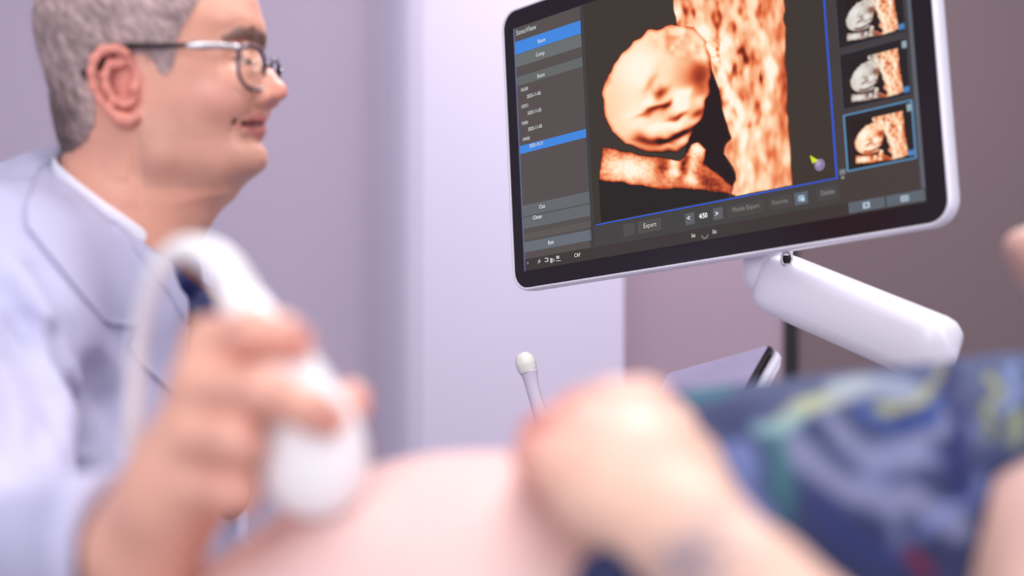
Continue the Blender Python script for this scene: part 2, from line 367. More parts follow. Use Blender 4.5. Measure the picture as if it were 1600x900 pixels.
# colour ramp for the scan
RK = np.array([0, .12, .3, .48, .65, .82, 1.0]); RC = np.array([(22, 10, 8), (60, 22, 12), (160, 56, 24), (226, 110, 62), (249, 168, 120), (254, 218, 178), (255, 246, 226)], float)
def ramp(v): v = np.clip(v, 0, 1); return np.stack([np.interp(v, RK, RC[:, i]) for i in range(3)], -1)
def G(x, y, cx, cy, sx, sy, a=0):
    ca, sa = math.cos(R(a)), math.sin(R(a)); dx, dy = x-cx, y-cy; p = dx*ca+dy*sa; q = -dx*sa+dy*ca; return np.exp(-.5*((p/sx)**2+(q/sy)**2))
def scan(x, y):
    """brightness of the scan at its own drawing coordinates, and its cover"""
    def fb(x, y, sc_, z):
        o = 0
        for k_, (a_, w_) in enumerate(((.3, .4), (.9, .35), (-.5, .25))): o = o + w_*vnoise(np.stack([x*math.cos(a_)-y*math.sin(a_)+37*k_, x*math.sin(a_)+y*math.cos(a_), 0*x+z*sc_*10+k_*4.3+.5], -1), sc_*(1+.35*k_))
        return np.clip((o-.5)*1.7+.5, 0, 1)
    n1 = fb(x, y*.5, .10, 1); n2 = fb(x, y*.5, .05, 7); n3 = fb(x, y, .2, 3)
    wx = (vnoise(np.stack([x, y, 0*x+11], -1), .07)-.5)*9; wy = (vnoise(np.stack([x, y, 0*x+15], -1), .07)-.5)*9; x0_, y0_ = x, y; x = x + wx*.6; y = y + wy*.6
    face = [(940, 150), (950, 118), (968, 88), (988, 64), (1012, 48), (1050, 38), (1085, 44), (1104, 66), (1111, 96), (1112, 120), (1107, 148), (1100, 176), (1088, 198), (1076, 222), (1058, 236), (1036, 240), (1008, 236), (978, 226), (955, 205), (943, 180)]
    fs = poly_sdf(x, y, face)
    vf = .78 + .24*G(x, y, 1000, 108, 32, 34) - .42*G(x, y, 1096, 118, 12, 26, 8) - .20*G(x, y, 1074, 118, 16, 18) - .62*G(x, y, 1030, 146, 11, 4.5, -42) - .30*G(x, y, 1018, 130, 5, 16, 25) - .62*G(x, y, 1022, 172, 20, 4, -24) \
        + .34*G(x, y, 1016, 156, 9, 5, -30) + .45*G(x, y, 1062, 158, 11, 11, -20) + .3*G(x, y, 1074, 142, 9, 6, -20) - .62*G(x, y, 1057, 182, 13, 3.6, -28) - .4*G(x, y, 1043, 164, 4, 9, 35) + .2*G(x, y, 1096, 160, 8, 8, -25) - .5*G(x, y, 1090, 176, 9, 4, -30) \
        + .35*G(x, y, 1042, 196, 22, 6, -16) - .85*G(x, y, 1062, 210, 21, 4, -22) - .5*G(x, y, 1030, 222, 26, 4, 6) - .35*G(x, y, 1000, 214, 12, 8, 30) + .25*G(x, y, 1058, 224, 14, 4, -14) + .22*G(x, y, 992, 188, 16, 18) - .3*G(x, y, 1040, 240, 40, 7)
    top = np.clip((96-y+.25*(x-1060))/22, 0, 1)*np.clip((x-1010)/30, 0, 1); vf = vf*(1-top) + top*(.40+.45*vnoise(np.stack([x, y, 0*x+3], -1), .12)+.35*n2)
    vf = vf - .45*np.clip((fs+8)/8, 0, 1)**2
    arm = [(940, 228), (985, 238), (1030, 246), (1062, 250), (1080, 226), (1092, 222), (1102, 232), (1100, 256), (1120, 268), (1146, 292), (1142, 304), (1090, 298), (1020, 294), (960, 285), (935, 280)]
    as_ = poly_sdf(x, y, arm)
    va = .48 + .55*G(x, y, 985, 264, 32, 14, 8) + .5*G(x, y, 1090, 232, 8, 8) + .35*G(x, y, 1082, 256, 6, 14, 15) + .5*G(x, y, 1052, 252, 7, 7) + .5*G(x, y, 1056, 270, 8, 7) + .4*G(x, y, 1080, 280, 7, 7) \
        - .35*G(x, y, 1036, 262, 8, 12, 40) - .4*G(x, y, 1068, 262, 5, 12, 20) - .25*G(x, y, 1110, 285, 14, 7, 30) + .2*(n3-.5) - .3*np.clip((as_+7)/7, 0, 1)**2
    pl = [(1050, -20), (1224, -20), (1228, 120), (1238, 292), (1150, 306), (1138, 302), (1150, 282), (1146, 262), (1130, 240), (1140, 214), (1128, 170), (1120, 130), (1108, 100), (1092, 78), (1060, 70)]
    ps = poly_sdf(x, y, pl)
    vp = .44 + .46*n1 + .35*n2 - .1 - .35*np.clip(.42-n1, 0, 1)*(y < 200)*(x < 1190)*2 - .3*G(x, y, 1162, 150, 14, 34, 10) + .34*G(x, y, 1140, 140, 8, 34, -14) + .3*G(x, y, 1160, 230, 9, 70, -4) - .22*G(x, y, 1220, 200, 10, 90) + .3*G(x, y, 1205, 110, 9, 24) - .35*G(x, y, 1128, 262, 16, 16)
    vp = vp + .35*np.exp(-.5*((y-74-.1*(x-1060))/12)**2)*(x < 1130)*n3*1.6
    cov = np.zeros(x.shape); v = np.full(x.shape, .04); 
    for s_, vv in ((ps, vp), (as_, va), (fs, vf)):
        m = np.clip(.5 - s_/3, 0, 1); v = v*(1-m) + np.clip(vv, .05, 1.1)*m; cov = np.maximum(cov, m)
    dk = in_poly(x, y, [(1105, 60), (1114, 100), (1130, 140), (1142, 214), (1132, 240), (1152, 282), (1142, 304), (1070, 290), (1070, 200), (1100, 140)])
    return v, cov, dk
def image_grid(u0, u1, v0, v1, nu, nv, painter, o):
    uu, vv = np.meshgrid(np.linspace(u0, u1, nu), np.linspace(v0, v1, nv)); pts = scr(uu.ravel(), vv.ravel(), o); b = len(SV)
    SV.extend(pts); SC.extend(painter(uu.ravel(), vv.ravel(), pts))
    for j in range(nv-1):
        for i in range(nu-1): q = b+j*nu+i; SF.append((q, q+nu, q+nu+1, q+1))
def paint_main(u, v, pts):
    x, y = PX(pts); val, cov, dk = scan(x, y); bgc = np.tile(np.array([(58., 50, 42)]), (len(x), 1)); bgc[dk] = (30, 16, 14)
    bot = np.clip((y - (286 + .16*(x-1000)*(x < 1000)))/3, 0, 1)*(x < 1138); bgc = bgc*(1-.45*bot[:, None])
    return s2l(bgc*(1-cov[:, None]) + ramp(val)*cov[:, None])
image_grid(.235, .735, .0, .864, 250, 330, paint_main, .0023)
def thumb(v0, v1, sel, grey):
    u0, u1 = .845, .988
    quad_uv(u0, u1, v0, v1, (34, 26, 26), .0022)
    c = (92, 148, 190) if sel else (58, 62, 74)
    t = .0035
    for q in ((u0, u1, v0, v0+t*1.4), (u0, u1, v1-t*1.4, v1), (u0, u0+t, v0, v1), (u1-t, u1, v0, v1)): quad_uv(*q, c, .0025)
    quad_uv(u1-.012, u1-.003, v0+.012, v0+.035, (150, 170, 180), .0026); quad_uv(u1-.016, u1-.004, v1-.03, v1-.012, (70, 130, 190), .0026)
    def pt(u, v, pts):
        a = (u-(u0+.02))/(.107); b = (v-(v0+.03))/(v1-v0-.04); x = 940 + a*300; y = 5 + b*300
        val, cov, dk = scan(x, y); rc = ramp(val*.95+.05)
        if grey:
            gmix = np.clip(1-(x-1080)/60, 0, 1)[:, None]*.9; lum = rc.mean(1, keepdims=True)*.92; rc = rc*(1-gmix*.85) + lum*gmix*.85; rc = rc*.95+12
        return s2l(np.array([(30., 20, 20)])*(1-cov[:, None]) + rc*cov[:, None])
    image_grid(u0+.02, u0+.127, v0+.03, v1-.012, 60, 70, pt, .0024)
thumb(.667, .857, True, False); thumb(.462, .652, False, True); thumb(.257, .447, False, True); thumb(.052, .242, False, False)
quad_uv(.992, 1.0, 0, .955, (92, 96, 108), .0023)
quad_uv(.829, .842, .845, .862, (120, 130, 136), .0024); quad_uv(.832, .838, .868, .876, (150, 158, 160), .0024)
quad_uv(.843, .918, .958, .994, (92, 100, 110), .0023); quad_uv(.921, .998, .958, .994, (92, 100, 110), .0023)
quad_uv(.873, .887, .967, .986, (190, 205, 220), .0025); quad_uv(.877, .883, .972, .981, (92, 100, 110), .0026)
quad_uv(.950, .966, .967, .986, (170, 185, 200), .0025); quad_uv(.953, .963, .975, .978, (92, 100, 110), .0026)
def disc(px, py, r, c, o=.0027, k=14):
    u, v = uv_of(px, py); qpoly([(u + r/SW*math.cos(2*math.pi*i/k), v - r/SH*math.sin(2*math.pi*i/k)) for i in range(k)], c, o)
disc(1283, 258, .0062, (140, 124, 158)); disc(1281, 256, .003, (176, 160, 190), .0028)
qpoly([uv_of(1268, 243), uv_of(1272, 256), uv_of(1276, 254), uv_of(1281, 251)], (222, 226, 40), .0029)
# toolbar buttons
def btn(px, py, wu, hv, c): u, v = uv_of(px, py); quad_uv(u-wu/2, u+wu/2, v-hv/2, v+hv/2, c, .0024)
btn(1017, 353, .062, .046, (78, 76, 74)); btn(985, 359, .032, .046, (76, 74, 72)); btn(1080, 342, .024, .042, (92, 94, 98)); btn(1124, 334, .024, .042, (92, 94, 98))
btn(1167, 327, .088, .046, (72, 68, 66)); btn(1222, 316, .055, .046, (72, 68, 66)); btn(1254, 310, .030, .042, (92, 98, 110)); btn(1296, 302, .048, .046, (70, 68, 68))
btn(1254, 310, .014, .020, (176, 206, 240)); btn(1257, 312, .007, .011, (240, 250, 255))
def text(s, px, py, hpx, c, align='LEFT', sx=1.0, bold=0):
    u, v = uv_of(px, py); cu = bpy.data.curves.new('t', 'FONT'); cu.body = s; cu.size = 1; cu.align_x = align; cu.align_y = 'CENTER'; cu.resolution_u = 2; cu.offset = bold
    o = bpy.data.objects.new('t', cu); C.objects.link(o); dg = bpy.context.evaluated_depsgraph_get(); dg.update(); me = bpy.data.meshes.new_from_object(o.evaluated_get(dg))
    k = hpx/.72/420.0; b = len(SV)                                   # cap height in screen heights
    for vv in me.vertices: SV.append(scr(u + vv.co.x*k*SH/SW*sx, v - vv.co.y*k, .0030)); SC.append(s2l(c))
    for p in me.polygons: SF.append(tuple(b+i for i in p.vertices))
    bpy.data.objects.remove(o); bpy.data.curves.remove(cu); bpy.data.meshes.remove(me)
WH = (232, 236, 240)
text('SonoView', 809, 53, 9, (190, 200, 205), sx=.95, bold=.01); text('Exam', 843, 66, 6.5, WH, sx=.9); text('Comp', 840, 87, 6.5, WH, sx=.9); text('Exam', 842, 120, 6.5, WH, sx=.9)
for s, x, y in (('106208', 816, 142), ('103031', 817, 168), ('93686', 818, 194), ('104426', 819, 219)): text(s, x, y, 6, (205, 208, 208), sx=.72, bold=.01)
for s, x, y in (('2025-11-05', 826, 152), ('2025-11-05', 827, 178), ('2025-11-03', 828, 203), ('2025-10-31', 830, 229)): text(s, x, y, 6, (215, 220, 222), sx=.85, bold=.01)
text('Cut', 845, 324, 6.5, WH, bold=.01); text('Close', 835, 341, 6.5, WH, bold=.01); text('Exit', 859, 380, 6, WH, bold=.01); text('CAP', 900, 400, 6.5, (215, 218, 216), sx=.8, bold=.01)
text('^', 826, 413, 7, (180, 180, 180)); text('Export', 1008, 354, 7.5, (205, 205, 200), sx=.9); text('4/50', 1095, 339, 7.5, (250, 250, 255), sx=.85, bold=.02)
text('<', 1076, 342, 8, WH, bold=.02); text('>', 1120, 335, 8, WH, bold=.02); text('Mobile Export', 1147, 329, 7, (140, 140, 138), sx=.85)
text('Favorite', 1209, 318, 7, (135, 135, 134), sx=.85); text('Delete', 1285, 303, 7, (150, 150, 148), sx=.85); text('Set', 1083, 369, 6, (225, 225, 222), sx=.7, bold=.01); text('Set', 1116, 363, 6, (225, 225, 222), sx=.7, bold=.01)
# trackball mark and the status icons
uc, vc = uv_of(1104, 367)
for i in range(8):
    a0, a1 = R(180+180*i/8), R(180+180*(i+1)/8); r0, r1 = .0030, .0048
    qpoly([(uc+r0/SW*math.cos(a0), vc-r0/SH*math.sin(a0)), (uc+r1/SW*math.cos(a0), vc-r1/SH*math.sin(a0)), (uc+r1/SW*math.cos(a1), vc-r1/SH*math.sin(a1)), (uc+r0/SW*math.cos(a1), vc-r0/SH*math.sin(a1))], (120, 118, 112), .003)
IC = (190, 190, 192)
qpoly([uv_of(847, 404), uv_of(843, 409), uv_of(845, 409), uv_of(843, 413), uv_of(848, 408), uv_of(845.5, 408)], IC, .003)
for a in ((854, 403, 859, 404.4), (858, 403, 859.4, 409), (854, 408, 859, 409.4)): qpoly([uv_of(a[0], a[1]), uv_of(a[0], a[3]), uv_of(a[2], a[3]), uv_of(a[2], a[1])], IC, .003)
for a in ((862.5, 403.5, 866, 411), (867.5, 404.5, 868.8, 409), (871.5, 407, 879, 408.2), (872, 400, 876.5, 404.5)): qpoly([uv_of(a[0], a[1]), uv_of(a[0], a[3]), uv_of(a[2], a[3]), uv_of(a[2], a[1])], IC, .003)
screen = mesh_obj('screen', np.array(SV), SF, SCREEN, housing, smooth=False, colors=np.array(SC)); screen['label'] = 'lit screen with orange scan image and grey menus'
# ---- swivel arm
def rr_loft(path, name, m, parent, n=20, p=3.2):
    """path: (xyz, half width, half height); superellipse section, ends closed"""
    V, F = [], []
    for i, (c_, a, b) in enumerate(path):
        t = np.array(path[min(i+1, len(path)-1)][0]) - np.array(path[max(i-1, 0)][0]); t = t/np.linalg.norm(t)
        s_ = np.cross(t, [0, 0, 1.0]); s_ /= np.linalg.norm(s_); u_ = np.cross(s_, t)
        for k in range(n):
            an = 2*math.pi*k/n; ca, sa = math.cos(an), math.sin(an)
            V.append(np.array(c_) + s_*a*math.copysign(abs(ca)**(2/p), ca) + u_*b*math.copysign(abs(sa)**(2/p), sa))
        if i:
            for k in range(n): j = (k+1) % n; F.append(((i-1)*n+k, i*n+k, i*n+j, (i-1)*n+j))
    F.append(tuple(range(n))); F.append(tuple((len(path)-1)*n+k for k in range(n))[::-1])
    return mesh_obj(name, V, F, m, parent)
A = P(1190, 432, 1.52); B_ = P(1494, 560, 1.36); ax = B_-A; L = np.linalg.norm(ax)
pth = []
for t in np.linspace(0, 1, 25):
    e0 = math.sqrt(max(1e-4, 1-(1-min(t/.10, 1))**2)); e1 = math.sqrt(max(1e-4, 1-(1-min((1-t)/.12, 1))**2)); k = e0*e1
    pth.append((A+ax*t, (.030+.002*t)*k, (.0325+.0005*t)*k))
arm = rr_loft(pth, 'swivel_arm', PLAST, machine)
# seams on the arm
seam = merge(tube([tuple(A+ax*.16+np.array([0, 0, .0332])*math.cos(a)+np.cross(ax/L, [0, 0, 1])*.0305*math.sin(a))+(.0005,) for a in np.linspace(-1.2, 4.2, 16)], 6, 2))
mesh_obj('seam', *seam, METAL_G, arm)
mesh_obj('pivot', *tube([tuple(P(1203, 450, 1.515))+(.020,), tuple(P(1201, 438, 1.515))+(.0262,), tuple(P(1200, 415, 1.515))+(.0268,), tuple(P(1200, 392, 1.515))+(.026,)], 28, 5), PLAST, arm)
mesh_obj('cable_slot', *merge(tube([tuple(P(1229+8*math.cos(a), 405+11*math.sin(a), 1.470))+(.0013,) for a in np.linspace(0, 2*math.pi, 18)], 8, 2)), STEEL, arm)
mesh_obj('slot_cover', *tube([tuple(P(1229, 399, 1.473))+(.0038,), tuple(P(1229, 411, 1.473))+(.0042,)], 10, 2), RUBBER, arm)
# column and cart body that carry the arm
Bx, By, Bz = B_
mesh_obj('column', *merge(tube([(Bx, By+.0, Bz-.02, .026), (Bx, By, Bz-.05, .03), (Bx, By, .80, .032), (Bx, By, .62, .045)], 24, 4)), PLAST, machine)
mesh_obj('cart_body', *merge(box(Bx-.22, Bx+.16, By-.06, By+.50, .18, .64, .04, 4)), PLAST, machine)
mesh_obj('console', *merge(box(Bx-.34, Bx+.10, By-.02, By+.34, .66, .72, .02, 3)), METAL_G, machine)
for dx in (-.18, .12):
    for dy in (.0, .44):
        mesh_obj('caster', *merge(tube([(Bx+dx-.014, By+dy, .055, .05), (Bx+dx+.014, By+dy, .055, .05)], 20, 0), box(Bx+dx-.02, Bx+dx+.02, By+dy-.02, By+dy+.02, .09, .2, .004)), RUBBER, machine)
# touch panel beside the screen
Cc = P(1207, 537, 1.40); Lc = P(1043, 583, 1.50); ex = (Lc-Cc); wid = np.linalg.norm(ex); ex /= wid
dn = P(1168, 600, 1.362)-Cc; dn -= ex*(dn @ ex); dn /= np.linalg.norm(dn); nn = np.cross(ex, dn); nn = nn if nn[2] > 0 else -nn
def slab(a0, a1, b0, b1, t0, t1, r, n=6):
    out = []; Vv, F = [], []
    for cx, cy, an in ((a1-r, b1-r, 0), (a0+r, b1-r, 90), (a0+r, b0+r, 180), (a1-r, b0+r, 270)):
        for k in range(n+1): q = R(an+90*k/n); out.append((cx+r*math.cos(q), cy+r*math.sin(q)))
    m = len(out)
    ls = [(t1, 1.0), (t1-(t1-t0)*.25, 0), (t0+(t1-t0)*.4, 0), (t0, 3.0)]
    mx, my = (a0+a1)/2, (b0+b1)/2
    for t, sh in ls:
        for x, y in out:
            kx = 1 - sh*.0015/(a1-a0)*2; ky = 1 - sh*.0015/(b1-b0)*2
            Vv.append(Cc + ex*(mx+(x-mx)*kx) + dn*(my+(y-my)*ky) + nn*t)
    for l in range(len(ls)-1):
        for i in range(m): j = (i+1) % m; F.append((l*m+i, l*m+j, (l+1)*m+j, (l+1)*m+i))
    F.append(tuple(range(m))); F.append(tuple((len(ls)-1)*m+i for i in range(m))[::-1]); return Vv, F
tp = mesh_obj('touch_panel', *slab(-.003, wid+.003, -.002, .24, -.022, -.0062, .010), PLAST, machine)
mesh_obj('bezel', *slab(0, wid, 0, .236, -.0062, 0, .006), BLACK, tp, smooth=False)
mesh_obj('touch_screen', *slab(.004, wid-.003, .002, .228, 0, .0008, .004), TOUCH, tp, smooth=False)
Tm = Cc + ex*wid/2 + dn*.16 - nn*.02
mesh_obj('panel_bracket', *tube([tuple(Tm)+(.012,), tuple(Tm-np.array([0, -.03, .08]))+(.014,), tuple((Bx-.05, By+.1, .70))+(.018,)], 14, 6), PLAST, machine)
holder_c = P(862, 700, 1.58)
mesh_obj('probe_holder', *merge(tube([tuple(holder_c + [0, 0, -.03])+(.022,), tuple(holder_c + [0, 0, .012])+(.024,)], 20, 2), tube([tuple(holder_c+[.02, 0, -.01])+(.010,), tuple(holder_c+[.10, .06, -.09])+(.010,), (Bx-.25, By+.1, .70, .012)], 10, 4)), PLAST, machine)

# slim wand standing in the holder
wand = thing('ultrasound_wand', 'slim white ultrasound wand with a round ivory tip sticking up left of the resting hand', 'ultrasound probe', tuple(holder_c))
tipm = mat('ivory_tip', col(240, 240, 228), .35)
mesh_obj('shaft', *tube([tuple(P(826, 578, 1.58))+(.0105,), tuple(P(829, 592, 1.58))+(.0085,), tuple(P(834, 612, 1.58))+(.0078,), tuple(P(845, 650, 1.58))+(.0085,), tuple(holder_c+[0, 0, .0])+(.012,), tuple(holder_c-[0, 0, .028])+(.012,)], 18, 6), mat('wand_plastic', col(226, 216, 232), .35), wand)
mesh_obj('tip', *tube([tuple(P(817.5, 550, 1.58))+(.001,), tuple(P(818, 552, 1.58))+(.006,), tuple(P(819, 557, 1.58))+(.0095,), tuple(P(821, 565, 1.58))+(.0115,), tuple(P(823, 573, 1.58))+(.0112,), tuple(P(826, 580, 1.58))+(.0103,)], 20, 3), tipm, wand)

# ------------------------------------------------------------------ heads
S = .0005625
TH = R(20)
def tab(rows): a = np.array(rows, float); return (140-a[::-1, 0])*S if False else a
FR = np.array([(-92, 215), (-84, 270), (-66, 318), (-40, 356), (-20, 376), (0, 390), (20, 400), (40, 409), (52, 410), (64, 404), (80, 399), (95, 399), (115, 402), (140, 404), (163, 404), (187, 400), (208, 398), (225, 399), (240, 402), (252, 404), (263, 400), (273, 390), (281, 366), (288, 330)], float)
LR = np.array([(-100, 0), (155, 0), (163, 3), (172, 5), (181, 9), (187, 10), (193, 2), (197, 6), (203, 9), (209, 8), (217, 3), (225, 3), (238, 9), (252, 9), (265, 9), (275, 6), (288, 0)], float)   # lips and chin
NR = np.array([(-100, 0), (64, 0), (80, 1), (95, 10), (110, 20), (130, 33), (140, 41), (151, 42), (157, 38), (162, 26), (166, 8), (171, 0), (300, 0)], float)   # nose over the face line
BK = np.array([(-92, 200), (-84, 155), (-70, 120), (-50, 100), (-25, 84), (0, 76), (30, 75), (60, 77), (100, 87), (130, 95), (170, 104), (200, 120), (230, 150), (260, 190), (288, 230)], float)
HW = np.array([(-92, 20), (-84, 42), (-66, 60), (-40, 71), (-10, 77), (30, 78), (60, 76), (100, 73), (140, 70), (180, 66), (215, 61), (245, 52), (265, 43), (281, 30), (288, 20)], float)
def smoothtab(T, sg):
    yy = np.arange(-130, 330, 1.0); v = np.interp(yy, T[:, 0], T[:, 1]); kx = np.arange(-int(3*sg)-1, int(3*sg)+2); kr = np.exp(-.5*(kx/sg)**2); kr /= kr.sum()
    return np.stack([yy, np.convolve(np.pad(v, len(kx)//2, mode='edge'), kr, 'valid')], 1)
FR, BK, HW, NR, LR = smoothtab(FR, 5), smoothtab(BK, 6), smoothtab(HW, 6), smoothtab(NR, 1.8), smoothtab(LR, 1.6)
def head_sdf(u, v, w_, nose=True):
    """u forward, v sideways, w up, metres, origin at the ear"""
    py = 140 - w_/S
    fr = (np.interp(py, FR[:, 0], FR[:, 1])-205)*S; bk = (np.interp(py, BK[:, 0], BK[:, 1])-205)*S; hw = np.interp(py, HW[:, 0], HW[:, 1])*.001
    c_ = np.clip(.02 + 0*py, bk+.01, None); 
    X = np.sqrt(np.maximum((fr-c_*math.cos(TH))**2 - (hw*math.sin(TH))**2, 1e-5))/math.cos(TH)
    if nose:
        nr = np.interp(py, NR[:, 0], NR[:, 1])*S/math.cos(TH); sw = np.interp(py, [60, 100, 140, 160], [.006, .0075, .0120, .013]); X = X + nr*np.exp(-.5*(np.abs(v)/sw)**2.4) + np.interp(py, LR[:, 0], LR[:, 1])*S/math.cos(TH)*np.exp(-.5*(v/np.interp(py, [170, 215, 240], [.017, .017, .024]))**2)
    du = u-c_; Bx_ = c_-bk; ext = np.where(du > 0, X, Bx_); pw = 2.25
    k = ((np.abs(du)/ext)**pw + (np.abs(v)/hw)**pw)**(1/pw); d = (k-1)*np.minimum(ext, hw)
    tp_ = ell(np.stack([u, v, w_], -1), (.0214, 0, .04), (.1000, .0775, .0925)); t = np.clip((w_-.048)/.034, 0, 1); t = t*t*(3-2*t); d = d*(1-t) + tp_*t
    return np.maximum(d, (py-288)*S*.8)

class Frame:
    def __init__(s, o, f, l, up, k=1.0): s.o = np.array(o); s.M = np.array([f, l, up]).T; s.k = k
    def loc(s, p): return ((p-s.o) @ s.M)/s.k
    def wor(s, q): return (np.asarray(q)*s.k) @ s.M.T + s.o
yaw = R(7)
HD = Frame(P(205, 140, 1.25), (math.cos(yaw), -math.sin(yaw), 0), (math.sin(yaw), math.cos(yaw), 0), (0, 0, 1))
def base_head_world(p): q = HD.loc(p); return head_sdf(q[:, 0], q[:, 1], q[:, 2])
def onh(px, py, off=0.0):                       # point on the near side of the doctor's head, in head coordinates
    p = cast(base_head_world, px, py, 1.05, 1.35, 500); q = HD.loc(p[None])[0]
    if off: q = q + np.array([0, -off, 0]) if px < 330 else q + np.array([off*.75, -off*.6, 0])
    return q
fold = [onh(x, y) for x, y in ((392, 152), (380, 160), (370, 174), (364, 190), (361, 204), (364, 218))]
cheek = onh(335, 150); mouth = [onh(x, y) for x, y in ((366, 191), (378, 194), (392, 194), (402, 193))]
eyeq = onh(384, 96); browq = [onh(x, y) for x, y in ((350, 60), (372, 52), (392, 52), (404, 60))]
lidq = [onh(x, y) for x, y in ((362, 92), (374, 91), (386, 92), (395, 96))]
wing = onh(405, 148); chinfold = onh(392, 222)
crow = [[onh(340, 96), onh(356, 94)], [onh(342, 106), onh(358, 101)]]
bag = [onh(366, 108), onh(380, 114), onh(392, 112)]
def face_features(q, d):
    s = q.copy(); s[:, 1] = -np.abs(s[:, 1])    # both sides
    d = smin(d, ell(s, cheek + [-.002, .0145, .002], (.026, .020, .022)), .012)
    d = smax(d, -ell(s, eyeq + [.010, -.006, .006], (.016, .018, .0105)), .010)
    d = smin(d, ell(s, eyeq + [-.0085, .003, .000], (.0125, .0135, .0125)), .004)
    d = smin(d, chain(s, [(browq[0]+[-.002, .003, 0], .003), (browq[1]+[-.002, .003, 0], .0055), (browq[2]+[-.003, .003, 0], .006)], .004), .006)
    d = smin(d, chain(s, [(bag[0]+[0, .003, 0], .002), (bag[1]+[0, .003, 0], .003), (bag[2]+[0, .003, 0], .002)]), .004)
    for c_ in crow: d = smax(d, -chain(s, [(c_[0], .0006), (c_[1], .001)]), .002)
    d = smin(d, ell(s, wing + [-.001, .0035, -.001], (.010, .0055, .0075)), .004)
    d = smax(d, -chain(s, [(fold[0], .0014), (fold[1], .0024), (fold[2], .0032), (fold[3], .0040), (fold[4], .0030), (fold[5], .0010)], .003), .0030)
    d = smin(d, ell(s, fold[3] + [-.014, .005, .008], (.013, .009, .020)), .010)
    d = smin(d, chain(s, [(mouth[0]+[.002, .002, .0026], .0016), (mouth[1]+[0, .0015, .0034], .0032), (mouth[3]+[.001, .004, .0035], .0040)], .003), .004)   # upper lip
    d = smin(d, chain(s, [(mouth[0]+[.003, .002, -.0030], .0016), (mouth[1]+[0, .0015, -.0048], .0036), (mouth[3]+[.000, .004, -.0055], .0048)], .003), .004)    # lower lip
    d = smax(d, -chain(s, [(mouth[0]+[-.001, .0005, .0015], .0020), (mouth[1]+[.001, -.0018, .0], .0019), (mouth[2]+[.0015, -.0018, 0], .0019), (mouth[3]+[.0045, .001, 0], .0017)], .001), .0012)
    d = smax(d, -ell(s, wing + [.010, .0085, -.009], (.006, .0035, .0028)), .002)
    return d
# ear, drawn in picture coordinates on the near side, thickness outwards from the head
dE = HD.wor(onh(205, 135)[None])[0][1]
def E(x, y, o): q = HD.loc(P(x, y, dE-o)[None])[0]; return q
helix = [(E(214, 118, .002), .0022), (E(204, 98, .005), .0028), (E(196, 82, .010), .0034), (E(180, 76, .014), .0038), (E(160, 78, .017), .0038), (E(147, 92, .019), .0036), (E(142, 113, .019), .0033), (E(145, 136, .017), .0031), (E(156, 157, .013), .0031), (E(171, 174, .009), .0034), (E(187, 184, .006), .0042)]
anti = [(E(182, 92, .008), .0022), (E(170, 100, .011), .0028), (E(163, 118, .012), .0032), (E(166, 138, .011), .0033), (E(178, 157, .008), .0034), (E(192, 165, .006), .003)]
def ear(s):
    d = chain(s, helix, .003); d = smin(d, chain(s, anti, .003), .003)
    d = smin(d, chain(s, [(E(186, 84, .006), .0016), (E(190, 100, .007), .0022), (E(176, 104, .009), .0025)], .003), .002)
    for a, b in ((2, 1), (4, 1), (6, 2), (7, 3), (8, 3), (9, 4)): d = smin(d, cap(s, helix[a][0]+[0, .006, 0], anti[b][0]+[0, .007, 0], .0020, .0022), .003)
    d = smin(d, chain(s, [(E(183, 186, .005), .0050), (E(198, 189, .003), .0052), (E(210, 184, .001), .0045)], .004), .005)   # lobe
    d = smin(d, chain(s, [(E(214, 124, .001), .003), (E(209, 138, .004), .0042), (E(211, 152, .001), .0036)], .003), .004)     # tragus
    d = smin(d, chain(s, [(E(198, 163, .004), .0034), (E(206, 160, .002), .003)], .003), .003)
    d = smin(d, ell(s, E(192, 128, -.006), (.013, .006, .024)), .004)                                                        # root of the ear
    return d
neck = [(HD.loc(P(204, 225, 1.25)[None])[0], .056), (HD.loc(P(203, 300, 1.255)[None])[0], .0585), (HD.loc(P(196, 370, 1.26)[None])[0], .060), (HD.loc(P(185, 470, 1.27)[None])[0], .066)]
under = [(HD.loc(P(350, 250, 1.245)[None])[0], .019), (HD.loc(P(294, 281, 1.25)[None])[0], .034), (HD.loc(P(256, 350, 1.25)[None])[0], .026)]
jaw = [(HD.loc(P(232, 205, 1.205)[None])[0], .014), (HD.loc(P(255, 240, 1.205)[None])[0], .014), (HD.loc(P(330, 262, 1.22)[None])[0], .014)]
def doctor_head_local(q, ears=True, necks=True):
    d = head_sdf(q[:, 0], q[:, 1], q[:, 2]); d = face_features(q, d)
    if necks:
        s = q.copy(); s[:, 1] = -np.abs(s[:, 1])
        d = smin(d, chain(s, jaw, .01), .02); nk = smin(chain(q, neck, .01), chain(q, under, .02), .03); d = smin(d, nk, .022)
        d = smax(d, -chain(s, [(HD.loc(P(206, 345, 1.19)[None])[0], .001), (HD.loc(P(270, 325, 1.20)[None])[0], .0012)], .001), .004)
    if ears:
        s = q.copy(); s[:, 1] = -np.abs(s[:, 1]); m = (np.abs(s[:, 1]) > .045) & (np.abs(s[:, 0]) < .07); 
        ev = np.full(len(q), .05); 
        if m.any(): ev[m] = ear(s[m])
        d = smin(d, ev, .003)
    return d

# ------------------------------------------------------------------ the doctor
doctor = thing('person', 'smiling grey-haired man in a white coat and navy tie, holding a white probe', 'person', (-.42, 1.30, 0))
f_head = lambda p: doctor_head_local(HD.loc(p))
lo = HD.wor([[-.10, -.115, -.21]])[0]; c1 = np.array([[a, b, c_] for a in (-.095, .155) for b in (-.10, .10) for c_ in (-.19, .14)]); cw = HD.wor(c1)
hV, hQ = surfnet(f_head, cw.min(0)-.004, cw.max(0)+.004, .0015)
hV = smooth_mesh(hV, hQ, 1, .4)
